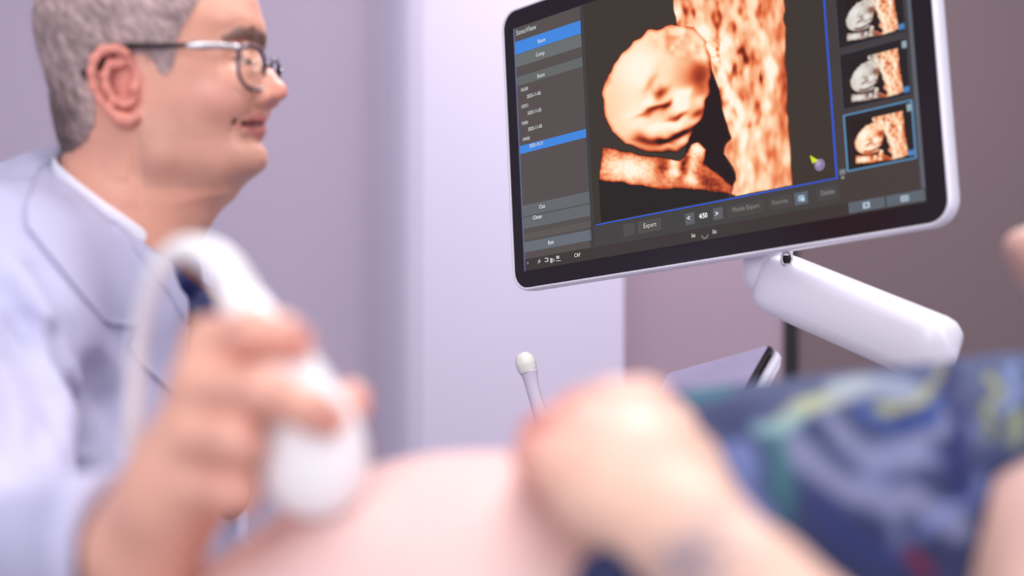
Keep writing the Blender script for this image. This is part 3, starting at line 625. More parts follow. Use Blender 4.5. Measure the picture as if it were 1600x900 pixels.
# right hand and forearm
def hand_pts(l): return [(P(x, y, d), r*.001) for x, y, d, r in l]
DH_wrist = hand_pts([(95, 985, .775, 33), (165, 920, .725, 28), (222, 868, .685, 25)])
DH_meta = [hand_pts([(222, 860, .680, 22), (295, 700, .668, 15), (333, 545, .655, 14)]), hand_pts([(222, 860, .680, 22), (290, 720, .658, 16), (318, 608, .645, 14.5)]),
           hand_pts([(222, 860, .680, 22), (275, 740, .655, 17), (306, 682, .645, 14)]), hand_pts([(222, 860, .680, 21), (255, 790, .658, 17), (295, 755, .652, 13)])]
DH_palm = hand_pts([(250, 830, .695, 20), (300, 700, .700, 20), (345, 620, .695, 15)])
DH_fing = [hand_pts([(333, 540, .655, 13), (398, 520, .634, 10.8), (440, 525, .634, 9.6), (462, 536, .640, 8.8)]),
           hand_pts([(318, 605, .645, 13.2), (415, 612, .617, 11), (480, 637, .618, 9.5), (513, 655, .628, 8.6)]),
           hand_pts([(306, 682, .645, 13.5), (372, 688, .622, 11.8), (386, 700, .648, 10), (366, 706, .668, 9)]),
           hand_pts([(295, 756, .652, 12.5), (362, 765, .632, 11), (374, 772, .652, 9.5), (352, 772, .668, 8.5)])]
DH_thumb = hand_pts([(280, 790, .700, 19), (360, 700, .712, 15), (460, 655, .710, 12), (516, 640, .694, 11.5), (545, 628, .680, 10.5)])
def dhand(p):
    palm = chain(p, DH_wrist, .01)
    for m in DH_meta: palm = smin(palm, chain(p, m, .01), .012)
    palm = smin(palm, chain(p, DH_palm, .01), .015)
    palm = smin(palm, chain(p, DH_thumb[:2], .01), .012)
    out = palm
    for f in DH_fing:
        c_ = chain(p, f, .003); out = np.minimum(out, smin(palm, c_, .007))
    out = smin(out, smin(palm, chain(p, DH_thumb, .004), .01), .001)
    # knuckles and nail beds
    for f in DH_fing[:2]:
        nrm = np.array([0, -1.0, .15]); out = smin(out, ell(p, f[1][0] + nrm*.003, (f[1][1]*.95,)*3), .004)
    for f in DH_fing[:2]:
        t = f[-1][0]-f[-2][0]; t /= np.linalg.norm(t); nc = f[-1][0] + np.array([.0, -1.0, .3])*.0078 + t*.001
        out = smax(out, -(np.abs(ell(p, nc, (.0062, .003, .0062))) - .0004), .001)
    return out
aV, aQ = surfnet(dhand, P(60, 1060, .66) - [.1, .10, .02], np.array([-.04, .86, 1.07]), .0018); aV = smooth_mesh(aV, aQ, 2, .5)
# body below the clothes, one skin with the neck and arm
S_R = P(-12, 440, 1.14); S_L = P(215, 440, 1.46); ELB = np.array([-.338, .875, .845])
def dbody(p):
    d = ell(p, (-.44, 1.30, .80), (.09, .14, .31)); d = smin(d, cap(p, S_R+[0, .02, -.01], S_L, .036, .036), .05); d = smin(d, cap(p, P(185, 450, 1.27), P(160, 560, 1.28), .064, .08), .05)
    d = smin(d, cap(p, S_R+[0, .02, -.01], ELB, .036, .034), .04); d = smin(d, cap(p, ELB, DH_wrist[0][0], .034, .033), .03)
    d = smin(d, cap(p, S_L, (-.40, 1.53, .78), .036, .036), .04); d = smin(d, cap(p, (-.40, 1.53, .78), (-.18, 1.43, .695), .036, .03), .03)
    return d
bV, bQ = surfnet(dbody, (-.62, .70, .42), (-.10, 1.62, 1.16), .007)
V, Q = join_vq((hV, hQ), (aV, aQ), (bV, bQ))
# skin colour by feature
q = HD.loc(V); s = q.copy(); s[:, 1] = -np.abs(s[:, 1])
cols = np.tile(np.array([[232., 170, 144]]), (len(V), 1))
def mixc(cols, m, c_): m = np.clip(m, 0, 1)[:, None]; return cols*(1-m) + np.array([c_], float)*m
def near(pt, r): return np.exp(-.5*(np.linalg.norm(s-np.asarray(pt), axis=1)/r)**2)
ishead = q[:, 2] > -.22; nhd = len(hV); isH = np.zeros(len(V), bool); isH[:nhd] = True
py_ = 140 - q[:, 2]/S
eard = np.full(len(V), 1.0); k = isH & (np.abs(q[:, 1]) > .05) & (np.abs(q[:, 0]) < .07); eard[k] = ear(s[k])
cols = mixc(cols, (eard < .0025)*.55, (224, 128, 116))
cols = mixc(cols, .45*near(HD.loc(P(436, 142, 1.235)[None])[0], .014)*isH, (226, 120, 104)); cols = mixc(cols, .35*near(cheek, .02)*isH, (226, 152, 140))
stub = isH & (py_ > 170) & (q[:, 0] > .03) & (py_ < 300); cols = mixc(cols, stub*np.clip((py_-165)/40, 0, 1)*.25, (176, 138, 120))
lp = np.minimum(chain(s, [(mouth[0]+[.002, .002, .003], .003), (mouth[3]+[.002, .004, .0035], .006)]), chain(s, [(mouth[0]+[.003, .002, -.003], .003), (mouth[3]+[.002, .004, -.0065], .007)]))
cols = mixc(cols, (isH & (lp < .0005))*.6, (202, 106, 104))
ml = chain(s, [(mouth[0], .0004), (mouth[1]+[.0005, -.0005, 0], .0012), (mouth[2]+[.001, -.0005, 0], .0014), (mouth[3]+[.004, .001, 0], .0014)]); cols = mixc(cols, isH*np.exp(-(np.maximum(ml, 0)/.0017)**2)*.85, (92, 40, 38))
bd = chain(s, [(browq[0], .002), (browq[1], .004), (browq[2], .0048), (browq[3], .004)]); cols = mixc(cols, isH*np.clip(1-bd/.0025, 0, 1)*(.5+.5*vnoise(q, 600)), (84, 62, 56))
ld = chain(s, [(p_, .0006) for p_ in lidq]); cols = mixc(cols, isH*np.clip(1-ld/.0016, 0, 1)*.85, (58, 36, 36))
eo = s - (lidq[1]*.5+lidq[2]*.5 + [0, .002, -.0028]); es = np.sqrt((eo[:, 1]/.0105)**2 + (eo[:, 2]/.0021)**2 + (eo[:, 0]/.02)**2)
cols = mixc(cols, isH*np.clip((1-es)*4, 0, 1), (196, 180, 178)); cols = mixc(cols, isH*(es < 1.05)*np.clip((1-np.hypot(eo[:, 1]+.001, eo[:, 2])/.0040)*4, 0, 1), (66, 62, 70))
# hand tint: knuckles and finger ends redder
for f in DH_fing + [DH_thumb]:
    for j, a in ((1, .30), (-1, .7)): cols = mixc(cols, a*np.exp(-.5*(np.linalg.norm(V-f[j][0], axis=1)/.011)**2)*(~isH), (240, 150, 140))
cols[~isH] = cols[~isH]*.6 + np.array([240., 190, 170])*.4
mesh_obj('body', V, Q, SKIN_D, doctor, colors=s2l(cols))

# hair: a close cropped shell that follows the skull
def pu(px): return (px-205)*S
def pw(py): return (140-py)*S
hairpoly = [(pu(x), pw(y)) for x, y in ((40, -140), (330, -140), (352, -60), (334, -20), (312, 0), (298, 22), (284, 44), (277, 62), (276, 80), (271, 104), (258, 119), (247, 112), (240, 96), (228, 86), (212, 84), (190, 92), (160, 96), (150, 110), (146, 130), (150, 165), (148, 195), (134, 222), (112, 238), (88, 240), (60, 220), (30, 60))]
def hairsdf(p):
    q = HD.loc(p); side = np.abs(q[:, 1])
    base = head_sdf(q[:, 0], q[:, 1], q[:, 2]); nk = chain(q, neck, .01); base = smin(base, nk, .022)
    qs = q.copy(); qs[:, 1] = -side; hx_, hy_ = PX(HD.wor(qs)); m = poly_sdf((hx_-205)*S, (140-hy_)*S, hairpoly)
    th = .0062 + .0030*np.clip((q[:, 2]-.02)/.06, 0, 1); ww = np.stack([q[:, 0]*.7-q[:, 2]*.2, q[:, 1]*.7, q[:, 2]*.5+q[:, 0]*.5], -1)
    th = th + .0016*(vnoise(ww, 260)-.5) + .0018*(vnoise(ww, 90)-.5)
    th = th*np.clip(1 - (q[:, 2]*0), 0, 1)*np.clip(-m/.014, .25, 1)
    return smax(base-th, np.maximum(m, -(base+.003)), .002)
gV, gQ = surfnet(hairsdf, cw.min(0)-.012, cw.max(0)+.012, .0018)
qq = HD.loc(gV)
st = vnoise(np.stack([(qq[:, 0]*.8+qq[:, 2]*.6)*.9, qq[:, 1]*.6, (qq[:, 2]*.8-qq[:, 0]*.6)*.25], -1), 700); st2 = vnoise(np.stack([(qq[:, 0]*.8+qq[:, 2]*.6), qq[:, 1], (qq[:, 2]*.8-qq[:, 0]*.6)*.4], -1), 160)
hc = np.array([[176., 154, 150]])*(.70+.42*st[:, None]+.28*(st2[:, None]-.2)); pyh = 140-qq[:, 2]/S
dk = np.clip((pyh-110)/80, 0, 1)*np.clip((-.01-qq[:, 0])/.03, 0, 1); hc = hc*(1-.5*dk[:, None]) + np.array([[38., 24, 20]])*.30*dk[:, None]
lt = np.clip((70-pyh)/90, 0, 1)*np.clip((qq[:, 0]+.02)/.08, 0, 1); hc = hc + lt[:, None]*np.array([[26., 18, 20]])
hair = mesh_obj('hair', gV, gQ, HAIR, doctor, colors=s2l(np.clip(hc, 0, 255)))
# short hairs standing out of the shell, one mesh with the shell's colour
nrm = np.zeros((len(hair.data.vertices), 3), np.float32)
hair.data.vertices.foreach_get('normal', nrm.ravel()) if False else None
nv = np.array([v.normal[:] for v in hair.data.vertices]); ids = np.random.choice(len(gV), 15000)
bv = HD.loc(gV[ids]); outw = (nv[ids] > -9).all(1)
dirv = nv[ids]*.55 + np.array([HD.wor([[.45, 0, -.75]])[0]-HD.o])*.8 + np.random.normal(0, .22, (len(ids), 3)); dirv /= np.linalg.norm(dirv, axis=1)[:, None]
side = np.cross(dirv, np.random.normal(0, 1, dirv.shape)); side /= np.linalg.norm(side, axis=1)[:, None]; sd2 = np.cross(dirv, side)
b0 = gV[ids]-nv[ids]*.001; Ln = np.random.uniform(.004, .009, (len(ids), 1)); r_ = .00016
SVs = np.stack([b0+side*r_, b0-side*r_*.5+sd2*r_*.87, b0-side*r_*.5-sd2*r_*.87, b0+dirv*Ln], 1).reshape(-1, 3); k4 = np.arange(len(ids))*4
SFs = np.concatenate([np.stack([k4, k4+1, k4+3], 1), np.stack([k4+1, k4+2, k4+3], 1), np.stack([k4+2, k4, k4+3], 1)])
sc_ = np.repeat(hc[ids]*np.random.uniform(.75, 1.35, (len(ids), 1)), 4, axis=0)
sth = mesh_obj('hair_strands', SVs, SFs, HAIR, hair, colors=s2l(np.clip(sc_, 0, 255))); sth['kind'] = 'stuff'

# clothing ---------------------------------------------------------
fold_px = [[(0, 455), (25, 510), (48, 580), (68, 650), (60, 700)], [(62, 420), (100, 480), (135, 560), (165, 630), (190, 695)], [(30, 500), (60, 540), (84, 600), (92, 660)], [(0, 560), (25, 620), (20, 700)], [(100, 520), (120, 600), (130, 690)]]
def coat0(p):
    d = ell(p, (-.432, 1.30, .80), (.186, .215, .34)); d = smin(d, ell(p, (-.445, 1.30, .60), (.17, .235, .22)), .06)
    d = smin(d, cap(p, S_R+[0, .01, -.002], S_L, .072, .070), .07); d = smin(d, cap(p, P(150, 440, 1.25), P(85, 330, 1.27), .085, .052), .05)
    return d
def sleeve(p):
    d = cap(p, S_R, ELB+[0, 0, .01], .074, .066); fo = cap(p, ELB, P(196, 858, .70), .066, .043)
    d = smin(d, fo, .03); return d
coat_folds = []
def coat(p):
    d = coat0(p); sl = sleeve(p)
    d = smin(d, sl, .035)
    ls = cap(p, S_L, (-.40, 1.53, .78), .068, .060); ls = smin(ls, cap(p, (-.40, 1.53, .78), (-.20, 1.44, .70), .058, .05), .02); d = smin(d, ls, .03)
    for f in coat_folds:
        d = smax(d, -chain(p, f, .004), .014)
    # soft drapery running down and forward
    a = (p[:, 0]*.8 + p[:, 2]*.55 + p[:, 1]*.25); n = vnoise(np.stack([a*3.2, p[:, 1]*.9, p[:, 2]*1.1], -1), 9.0); n2 = vnoise(np.stack([a*2.0, p[:, 1], p[:, 2]*.7+5], -1), 26)
    d = d + .016*(n-.5) + .007*(n2-.5)
    # open at neck, cuff end of the sleeve
    nk = cap(p, P(203, 300, 1.255), P(185, 470, 1.27), .068, .072); d = smax(d, -nk, .006)
    cuff_n = np.array([.90, -.20, -.02]); cuff_n /= np.linalg.norm(cuff_n); near_c = np.linalg.norm(p - P(178, 870, .70), axis=1) < .13
    pl = (p - P(176, 850, .70)) @ cuff_n; hol = smin(cap(p, ELB, DH_wrist[0][0], .036, .034), cap(p, DH_wrist[0][0], DH_wrist[2][0], .034, .031), .01)
    d = np.where(near_c, smax(smax(d, pl, .004), -hol, .003), d)
    ch = smax(-(p[:, 2]-.36), p[:, 2]-2, .01); return smax(d, ch, .01)
for fp in fold_px:
    pts = [cast(coat, x, y, .55, 1.5, 500) for x, y in fp]; n = len(pts)
    coat_folds.append([(pt, .004 + .006*math.sin(math.pi*(i+.5)/n)) for i, pt in enumerate(pts)])
kV, kQ = surfnet(coat, (-.72, .60, .33), (-.09, 1.66, 1.20), .005); kV = smooth_mesh(kV, kQ, 1, .5)
coat_o = mesh_obj('coat', kV, kQ, COAT, doctor); cb = bvh_of(kV, kQ)
# standing collar shells round the neck, sloping down to the front
def collar(p, r0, r1, top, bot):
    a = cap(p, P(203, 270, 1.255), P(176, 470, 1.27), r0[0], r0[1]); b = cap(p, P(203, 270, 1.255), P(176, 470, 1.27), r1[0], r1[1])
    (x0, z0), (x1, z1) = top; t = ((p[:, 0]-x0)*(z1-z0) - (p[:, 2]-z0)*(x1-x0))/math.hypot(x1-x0, z1-z0)   # >0 below the line
    (x2, z2), (x3, z3) = bot; u = ((p[:, 0]-x2)*(z3-z2) - (p[:, 2]-z2)*(x3-x2))/math.hypot(x3-x2, z3-z2)
    return smax(smax(smax(a, -b, .002), -t, .003), u, .003)
def xz(px, py, d=1.25): p = P(px, py, d); return (p[0], p[2])
sh = lambda p: collar(p, (.0660, .0685), (.0615, .064), (xz(80, 238), xz(282, 386)), (xz(60, 268), xz(258, 432)))
shV, shQ = surfnet(sh, (-.52, 1.14, .95), (-.24, 1.40, 1.22), .002)
shirt_body = lambda p: smax(smin(ell(p, (-.425, 1.30, .80), (.140, .17, .28)), cap(p, P(190, 400, 1.26), P(170, 520, 1.28), .062, .085), .05), -(p[:, 2]-.45), .01)
s2V, s2Q = surfnet(shirt_body, (-.62, 1.10, .42), (-.24, 1.52, 1.12), .006)
V, Q = join_vq((shV, shQ), (s2V, s2Q)); mesh_obj('shirt', V, Q, SHIRT_W, doctor); sb = bvh_of(V, Q)
cc = lambda p: collar(p, (.078, .086), (.0705, .078), (xz(62, 246), xz(262, 420)), (xz(20, 300), xz(150, 440)))
ccV, ccQ = surfnet(cc, (-.56, 1.12, .93), (-.22, 1.42, 1.22), .0025)
mesh_obj('coat_collar', ccV, ccQ, COAT, coat_o)
kV2, kQ2 = join_vq((kV, kQ), (ccV, ccQ)); cb2 = bvh_of(kV2, kQ2)
lap = patch([(60, 262), (84, 252), (120, 285), (172, 338), (236, 420), (262, 452), (312, 540), (300, 580), (270, 612), (262, 606), (226, 570), (200, 540), (212, 509), (168, 505), (120, 450), (70, 388), (42, 352), (38, 320)], cb2, .005, .004, 8)
mesh_obj('lapel', *lap, COAT, coat_o)
seamv = patch([(166, 503), (213, 507), (213, 510), (168, 507)], cb2, .0062, .001, 4); mesh_obj('notch_seam', *seamv, mat('seam_thread', col(150, 150, 190), .9), coat_o)
# tie: knot and blade
Tk = P(288, 436, 1.235); tv = []
tie = lambda p: smin(ell(p, P(284, 432, 1.23), (.017, .017, .020)), smin(cap(p, P(290, 445, 1.235), P(320, 500, 1.25), .013, .024), cap(p, P(320, 500, 1.25), P(338, 760, 1.27), .024, .034), .01), .004)
tV, tQ = surfnet(tie, (-.36, 1.18, .84), (-.20, 1.34, 1.10), .003)
stp = np.sin((tV[:, 0]*.9+tV[:, 2]*.8)*190); tc = np.where(stp[:, None] > .55, np.array([[92., 56, 58]]), np.array([[20., 26, 78]]))
mesh_obj('tie', tV, tQ, TIE, doctor, colors=s2l(tc))
# trousers and stool, below the frame
tr = lambda p: np.minimum(smin(cap(p, (-.42, 1.22, .52), (-.12, 1.18, .56), .085, .065), cap(p, (-.12, 1.18, .56), (-.14, 1.20, .10), .062, .045), .03), smin(cap(p, (-.42, 1.40, .52), (-.12, 1.42, .56), .085, .065), cap(p, (-.12, 1.42, .56), (-.14, 1.42, .10), .062, .045), .03))
rV, rQ = surfnet(tr, (-.56, 1.05, .03), (0, 1.52, .66), .008); mesh_obj('trousers', rV, rQ, mat('charcoal_cloth', col(50, 50, 60), .9), doctor)
for yy in (1.20, 1.42):
    V, Q = surfnet(lambda p: smax(smin(ell(p, (-.12, yy, .035), (.075, .042, .05)), ell(p, (-.03, yy, .02), (.085, .04, .035)), .03), -p[:, 2]+.001, .004), (-.24, yy-.06, 0), (.08, yy+.06, .11), .006); mesh_obj('shoe', V, Q, RUBBER, doctor)
stool = thing('stool', 'round padded stool under the man in the white coat', 'stool', (-.44, 1.31, 0))
mesh_obj('seat', *tube([(-.44, 1.31, .36, .16), (-.44, 1.31, .37, .18), (-.44, 1.31, .425, .18), (-.44, 1.31, .432, .165)], 32, 0), VINYL, stool)
mesh_obj('pole', *tube([(-.44, 1.31, .06, .025), (-.44, 1.31, .36, .025)], 16, 0), STEEL, stool)
for k in range(5): a = 2*math.pi*k/5; mesh_obj('leg', *merge(tube([(-.44, 1.31, .07, .018), (-.44+.24*math.cos(a), 1.31+.24*math.sin(a), .055, .013)], 10, 0), tube([(-.44+.24*math.cos(a), 1.31+.24*math.sin(a)-.01, .025, .025), (-.44+.24*math.cos(a), 1.31+.24*math.sin(a)+.01, .025, .025)], 14, 0)), RUBBER, stool)

# glasses ------------------------------------------------------------
gl = thing('glasses', 'dark framed glasses with silver hinges on the smiling man', 'glasses', tuple(HD.wor([[.12, 0, .03]])[0]))
def lens_outline(sgn, n=40, sc_=1.0):
    out = []
    for i in range(n):
        a = 2*math.pi*i/n; ca, sa = math.cos(a), math.sin(a); x = .0245*math.copysign(abs(ca)**.62, ca)*(1 if sa > 0 else 1-.16*sa*sa)*sc_; z = .0180*math.copysign(abs(sa)**.72, sa)*sc_
        v = sgn*(.0345) + x; u = .1235 - .95*max(abs(v)-.010, 0)**1.6; out.append(HD.wor([[u, v, .0112+z]])[0])
    return np.array(out)
glb = []
for sgn in (-1, 1):
    o = lens_outline(sgn); n = len(o); ring = [tuple(o[i % n])+((.0021 if o[i % n][2] > HD.o[2]+.018 else .0017),) for i in range(n+1)]
    glb.append(tube(ring, 8, 0)); li = lens_outline(sgn, 40, .97); c_ = li.mean(0); back = li + HD.M[:, 0]*-.0012
    V = np.vstack([li, back]); F = [tuple(range(n)), tuple(range(n, 2*n))[::-1]] + [(i, (i+1) % n, (i+1) % n+n, i+n) for i in range(n)]
    globals()['lensVF%d' % (sgn > 0)] = (V, F)
br = [tuple(HD.wor([[.1225+.003*(1-abs(t)), t*.0105, .0175+.002*(1-abs(t))]])[0])+(.0019,) for t in np.linspace(-1, 1, 7)]
glb.append(tube(br, 10, 2))
for sgn in (-1, 1): glb.append(tube([tuple(HD.wor([[.121, sgn*.010, .022]])[0])+(.0006,), tuple(HD.wor([[.116, sgn*.0105, .018]])[0])+(.0006,), tuple(HD.wor([[.113, sgn*.012, .012]])[0])+(.0035,), tuple(HD.wor([[.113, sgn*.0125, .006]])[0])+(.0025,)], 8, 3))
mesh_obj('rim', *merge(*glb), FRAME, gl)
glass = mat('lens_glass', (1, 1, 1, 1), .02, trans=1); glass.node_tree.nodes['Principled BSDF'].inputs['IOR'].default_value = 1.15
for VF in (lensVF0, lensVF1): mesh_obj('lens', *VF, glass, gl, smooth=False)
def temple(sgn):
    def g_(px, py, v):                       # a point at side distance v seen at that place of the near side
        r0 = P(px, py, 1.0) - [0, 0, CZ]; l = HD.M[:, 1]; t = (-v + (HD.o - [0, 0, CZ]) @ l)/(r0 @ l); q_ = HD.loc((r0*t + [0, 0, CZ])[None])[0]; return (q_[0], sgn*v, q_[2])
    pts = [g_(377, 78, .0585), g_(368, 74, .064), g_(340, 71, .072), g_(290, 71, .079), g_(225, 72, .080), g_(196, 74, .078), g_(165, 92, .074), g_(130, 118, .075)]
    return [HD.wor([p_])[0] for p_ in pts]
for sgn in (-1, 1):
    t = temple(sgn); mesh_obj('temple_arm', *tube([tuple(t[3])+(.0021,), tuple(t[4])+(.0022,), tuple(t[5])+(.0024,), tuple(t[6])+(.0028,), tuple(t[7])+(.0038,)], 10, 6), RUBBER, gl)
    m_ = t[2]*.5+t[3]*.5; h = mesh_obj('hinge', *tube([tuple(t[0])+(.0018,), tuple(t[1])+(.0028,), tuple(t[2]*.6+t[1]*.4)+(.0024,), tuple(t[2])+(.0028,), tuple(t[2]*.4+t[3]*.6)+(.0036,), tuple(t[3])+(.0022,)], 12, 4), STEEL, gl); h['label'] = 'polished silver hinge piece'

# ------------------------------------------------------------------ hand-held probe
probe = thing('ultrasound_probe', 'white curved scanning probe in the man\'s hand, its head pressed on the bare belly', 'ultrasound probe', tuple(P(490, 790, .65)))
pax = [(370, 455, .668, 9), (392, 505, .665, 10.5), (415, 550, .658, 15), (440, 600, .655, 18), (465, 650, .654, 20)]
def fprobe(p):
    d = chain(p, hand_pts(pax), .01); t = P(500, 760, .650)-P(450, 640, .655); t /= np.linalg.norm(t); side = np.cross(t, [0, 1.0, 0]); side /= np.linalg.norm(side); dp = np.cross(side, t)
    d = smin(d, ell(p, P(486, 712, .652), (.0300, .0255, .023), np.array([t, side, dp]).T), .016); return d
pV, pQ = surfnet(fprobe, (-.16, .60, .925), (-.05, .70, 1.06), .0016); pV = smooth_mesh(pV, pQ, 2, .5)
ph = mesh_obj('handle', pV, pQ, PROBE, probe)
def ring_on(c_, a, b, r): 
    t = P(500, 760, .650)-P(450, 640, .655); t /= np.linalg.norm(t); sd = np.cross(t, [0, 1.0, 0]); sd /= np.linalg.norm(sd); dp = np.cross(sd, t)
    return tube([tuple(c_+sd*a*math.cos(x)+dp*b*math.sin(x))+(r,) for x in np.linspace(0, 2*math.pi, 26)], 8, 0)
mesh_obj('lens_ring', *ring_on(P(500, 742, .652), .0242, .0216, .0006), METAL_G, ph)
cable_pts = [(385, 492, .666, 9.5), (372, 455, .668, 9), (350, 420, .670, 8.4), (322, 396, .672, 7.2), (292, 388, .674, 5.8), (264, 398, .677, 4.4), (244, 425, .680, 4.3), (229, 470, .684, 4.2), (217, 530, .690, 4.2), (210, 610, .696, 4.2), (206, 690, .704, 4.2), (222, 780, .728, 3.5), (262, 850, .742, 3.5), (310, 940, .752, 3.5)]
mesh_obj('strain_relief', *tube([tuple(P(x, y, d))+(r*.001,) for x, y, d, r in cable_pts[:7]], 18, 8), PROBE, probe)
cw_ = [tuple(P(x, y, d))+(r*.001,) for x, y, d, r in cable_pts[6:]] + [(-.15, .80, .70, .0035), (-.12, 1.04, .55, .0035), (.05, 1.14, .40, .0035), (.25, 1.25, .45, .0035), (.36, 1.36, .55, .0035)]
mesh_obj('cable', *tube(cw_, 12, 8), mat('cable_sheath', col(236, 234, 240), .4), probe)

# ------------------------------------------------------------------ the patient
pat = thing('person', 'reclining person in a dark blue leafy shirt, one hand resting on bare round belly', 'person', (.10, .76, .66))
kk = .93
c45 = math.cos(R(45)); HP = Frame((.442, .915, 1.045), (-c45, 0, c45), (0, -1, 0), (c45, 0, c45), kk)
def phead(p):
    q = HP.loc(p); s = q.copy(); s[:, 1] = -np.abs(s[:, 1]); d = head_sdf(q[:, 0], q[:, 1], q[:, 2])
    d = face_features(q, d); e_ = np.full(len(q), .05); m = (np.abs(s[:, 1]) > .045) & (np.abs(s[:, 0]) < .07)
    if m.any(): e_[m] = ear(s[m])
    return smin(d, e_, .003)*kk
PH_wr = hand_pts([(1370, 1190, .52, 34), (1250, 1040, .535, 31), (1165, 940, .552, 27), (1095, 858, .572, 23)])
PH_meta = [hand_pts([(1085, 845, .578, 21), (1040, 730, .612, 17), (1003, 642, .640, 14)]), hand_pts([(1080, 845, .575, 21), (1000, 730, .600, 17), (955, 646, .628, 14)]),
           hand_pts([(1070, 850, .572, 21), (958, 750, .594, 16.5), (908, 684, .612, 12.5)]), hand_pts([(1065, 855, .572, 20), (930, 780, .587, 15.5), (872, 732, .598, 11.5)])]
PH_fing = [hand_pts([(1003, 642, .640, 13), (965, 640, .680, 10), (930, 668, .705, 9), (915, 690, .715, 8)]), hand_pts([(955, 646, .628, 13), (905, 640, .665, 10), (872, 662, .685, 9), (862, 690, .695, 8)]),
           hand_pts([(908, 684, .612, 11.8), (866, 664, .640, 9.5), (840, 680, .662, 9), (842, 705, .672, 8)]), hand_pts([(872, 732, .598, 11.2), (842, 712, .622, 9), (830, 712, .642, 8.5), (838, 735, .650, 7.5)])]
PH_th = hand_pts([(1085, 810, .600, 18), (1070, 730, .635, 14), (1050, 670, .665, 11), (1035, 640, .690, 9)])
ELP = np.array([.205, .50, .80]); SHP = np.array([.272, .685, .922]); SHB = np.array([.312, .81, .925])
def pbelly(p):
    d = ((np.abs(p[:, 0]+.012)/.150)**2.25 + (np.abs(p[:, 1]-.705)/.142)**2.15 + (np.abs(p[:, 2]-.828)/.1405)**2.15)**(1/2.2); d = (d-1)*.14
    d = smin(d, cap(p, (.10, .745, .83), (.34, .82, .865), .125, .125), .05)
    return d
def pbody(p):
    d = pbelly(p); d = smin(d, cap(p, (-.14, .72, .79), (-.20, .72, .78), .105, .10), .06)
    d = smin(d, cap(p, SHB, (.32, 1.0, .93), .055, .055), .06)
    d = smin(d, cap(p, (.365, .875, .935), (.44, .91, .995), .05, .05), .04)
    d = smin(d, smin(cap(p, SHB, SHP, .052, .047), cap(p, SHP, ELP, .047, .038), .02), .02)
    d = smin(d, cap(p, (.32, 1.0, .93), (.12, 1.08, .80), .045, .036), .03); d = smin(d, cap(p, (.12, 1.08, .80), (-.05, 1.0, .82), .034, .026), .02)
    return d
nav = P(662, 708, .68)
def phand(p):
    palm = chain(p, PH_wr, .012); palm = smin(palm, cap(p, ELP, PH_wr[0][0], .036, .034), .02)
    for m in PH_meta: palm = smin(palm, chain(p, m, .01), .012)
    palm = smin(palm, chain(p, PH_th[:2], .01), .012); out = palm
    for f in PH_fing: out = np.minimum(out, smin(palm, chain(p, f, .003), .008))
    return smin(out, smin(palm, chain(p, PH_th, .004), .01), .001)
hb = [PH_wr[0][0]-.05]
h1 = surfnet(phand, (-.03, .44, .77), (.26, .75, 1.02), .0022)
h2 = surfnet(pbody, (-.34, .45, .66), (.52, 1.18, 1.08), .0055)
hw = HP.wor(np.array([[a, b, c_] for a in (-.095, .155) for b in (-.10, .10) for c_ in (-.09, .14)]))
h3 = surfnet(phead, hw.min(0)-.004, hw.max(0)+.004, .0022)
h1 = (smooth_mesh(*h1, 2), h1[1]); h2 = (smooth_mesh(*h2, 2), h2[1])
V, Q = join_vq(h1, h2, h3); n1, n2 = len(h1[0]), len(h2[0])
cols = np.tile(np.array([[231., 196, 190]]), (len(V), 1)); isA = np.zeros(len(V), bool); isA[:n1] = True; up = V[:, 1]*0
cols[isA] = (231, 190, 168)
for f in PH_fing: 
    for j, a in ((0, .35), (1, .6), (2, .6), (3, .7)): cols = mixc(cols, a*isA*np.exp(-.5*(np.linalg.norm(V-f[j][0], axis=1)/.012)**2), (236, 146, 136))
cols[n1+n2:] = (214, 164, 148); m = (V[:, 0] > .17) & ~isA; cols[m] = cols[m]*.3 + np.array([206., 166, 152])*.7
# faded tattoo on the wrist
for (tx, ty, tr_, a) in ((1100, 852, 9, .35), (1075, 875, 6, .4), (1120, 880, 8, .28), (1045, 885, 6, .35), (1090, 905, 10, .25)):
    c_ = cast(lambda p: phand(p), tx, ty, .45, .7, 400); nn_ = vnoise(V, 260); cols = mixc(cols, a*1.3*isA*np.exp(-.5*(np.linalg.norm(V-c_, axis=1)/(tr_*.001))**2)*np.clip(nn_*2-.2, 0, 1), (120, 116, 136))
mesh_obj('body', V, Q, SKIN_P, pat, colors=s2l(cols))
# long hair, off to the right
hp = lambda p: (lambda q: smax(smin(head_sdf(q[:, 0], q[:, 1], q[:, 2], False)-.012, ell(q, (-.07, 0, -.05), (.06, .085, .11)), .03), np.maximum(q[:, 0]-.020-.75*np.maximum(q[:, 2]-.02, 0)-.5*np.minimum(q[:, 2]-.02, 0), -(ell(q*[1, .0, 1], (.002, 0, .0), (.036, .05, .040)))), .022)*kk)(HP.loc(p))
hV2, hQ2 = surfnet(hp, HP.o-.24, HP.o+.24, .006); hk = vnoise(HP.loc(hV2)*[1, 1, .2], 300)[:, None]*30; mesh_obj('hair', hV2, hQ2, HAIR, pat, colors=s2l(np.array([[58., 40, 34]])+hk))
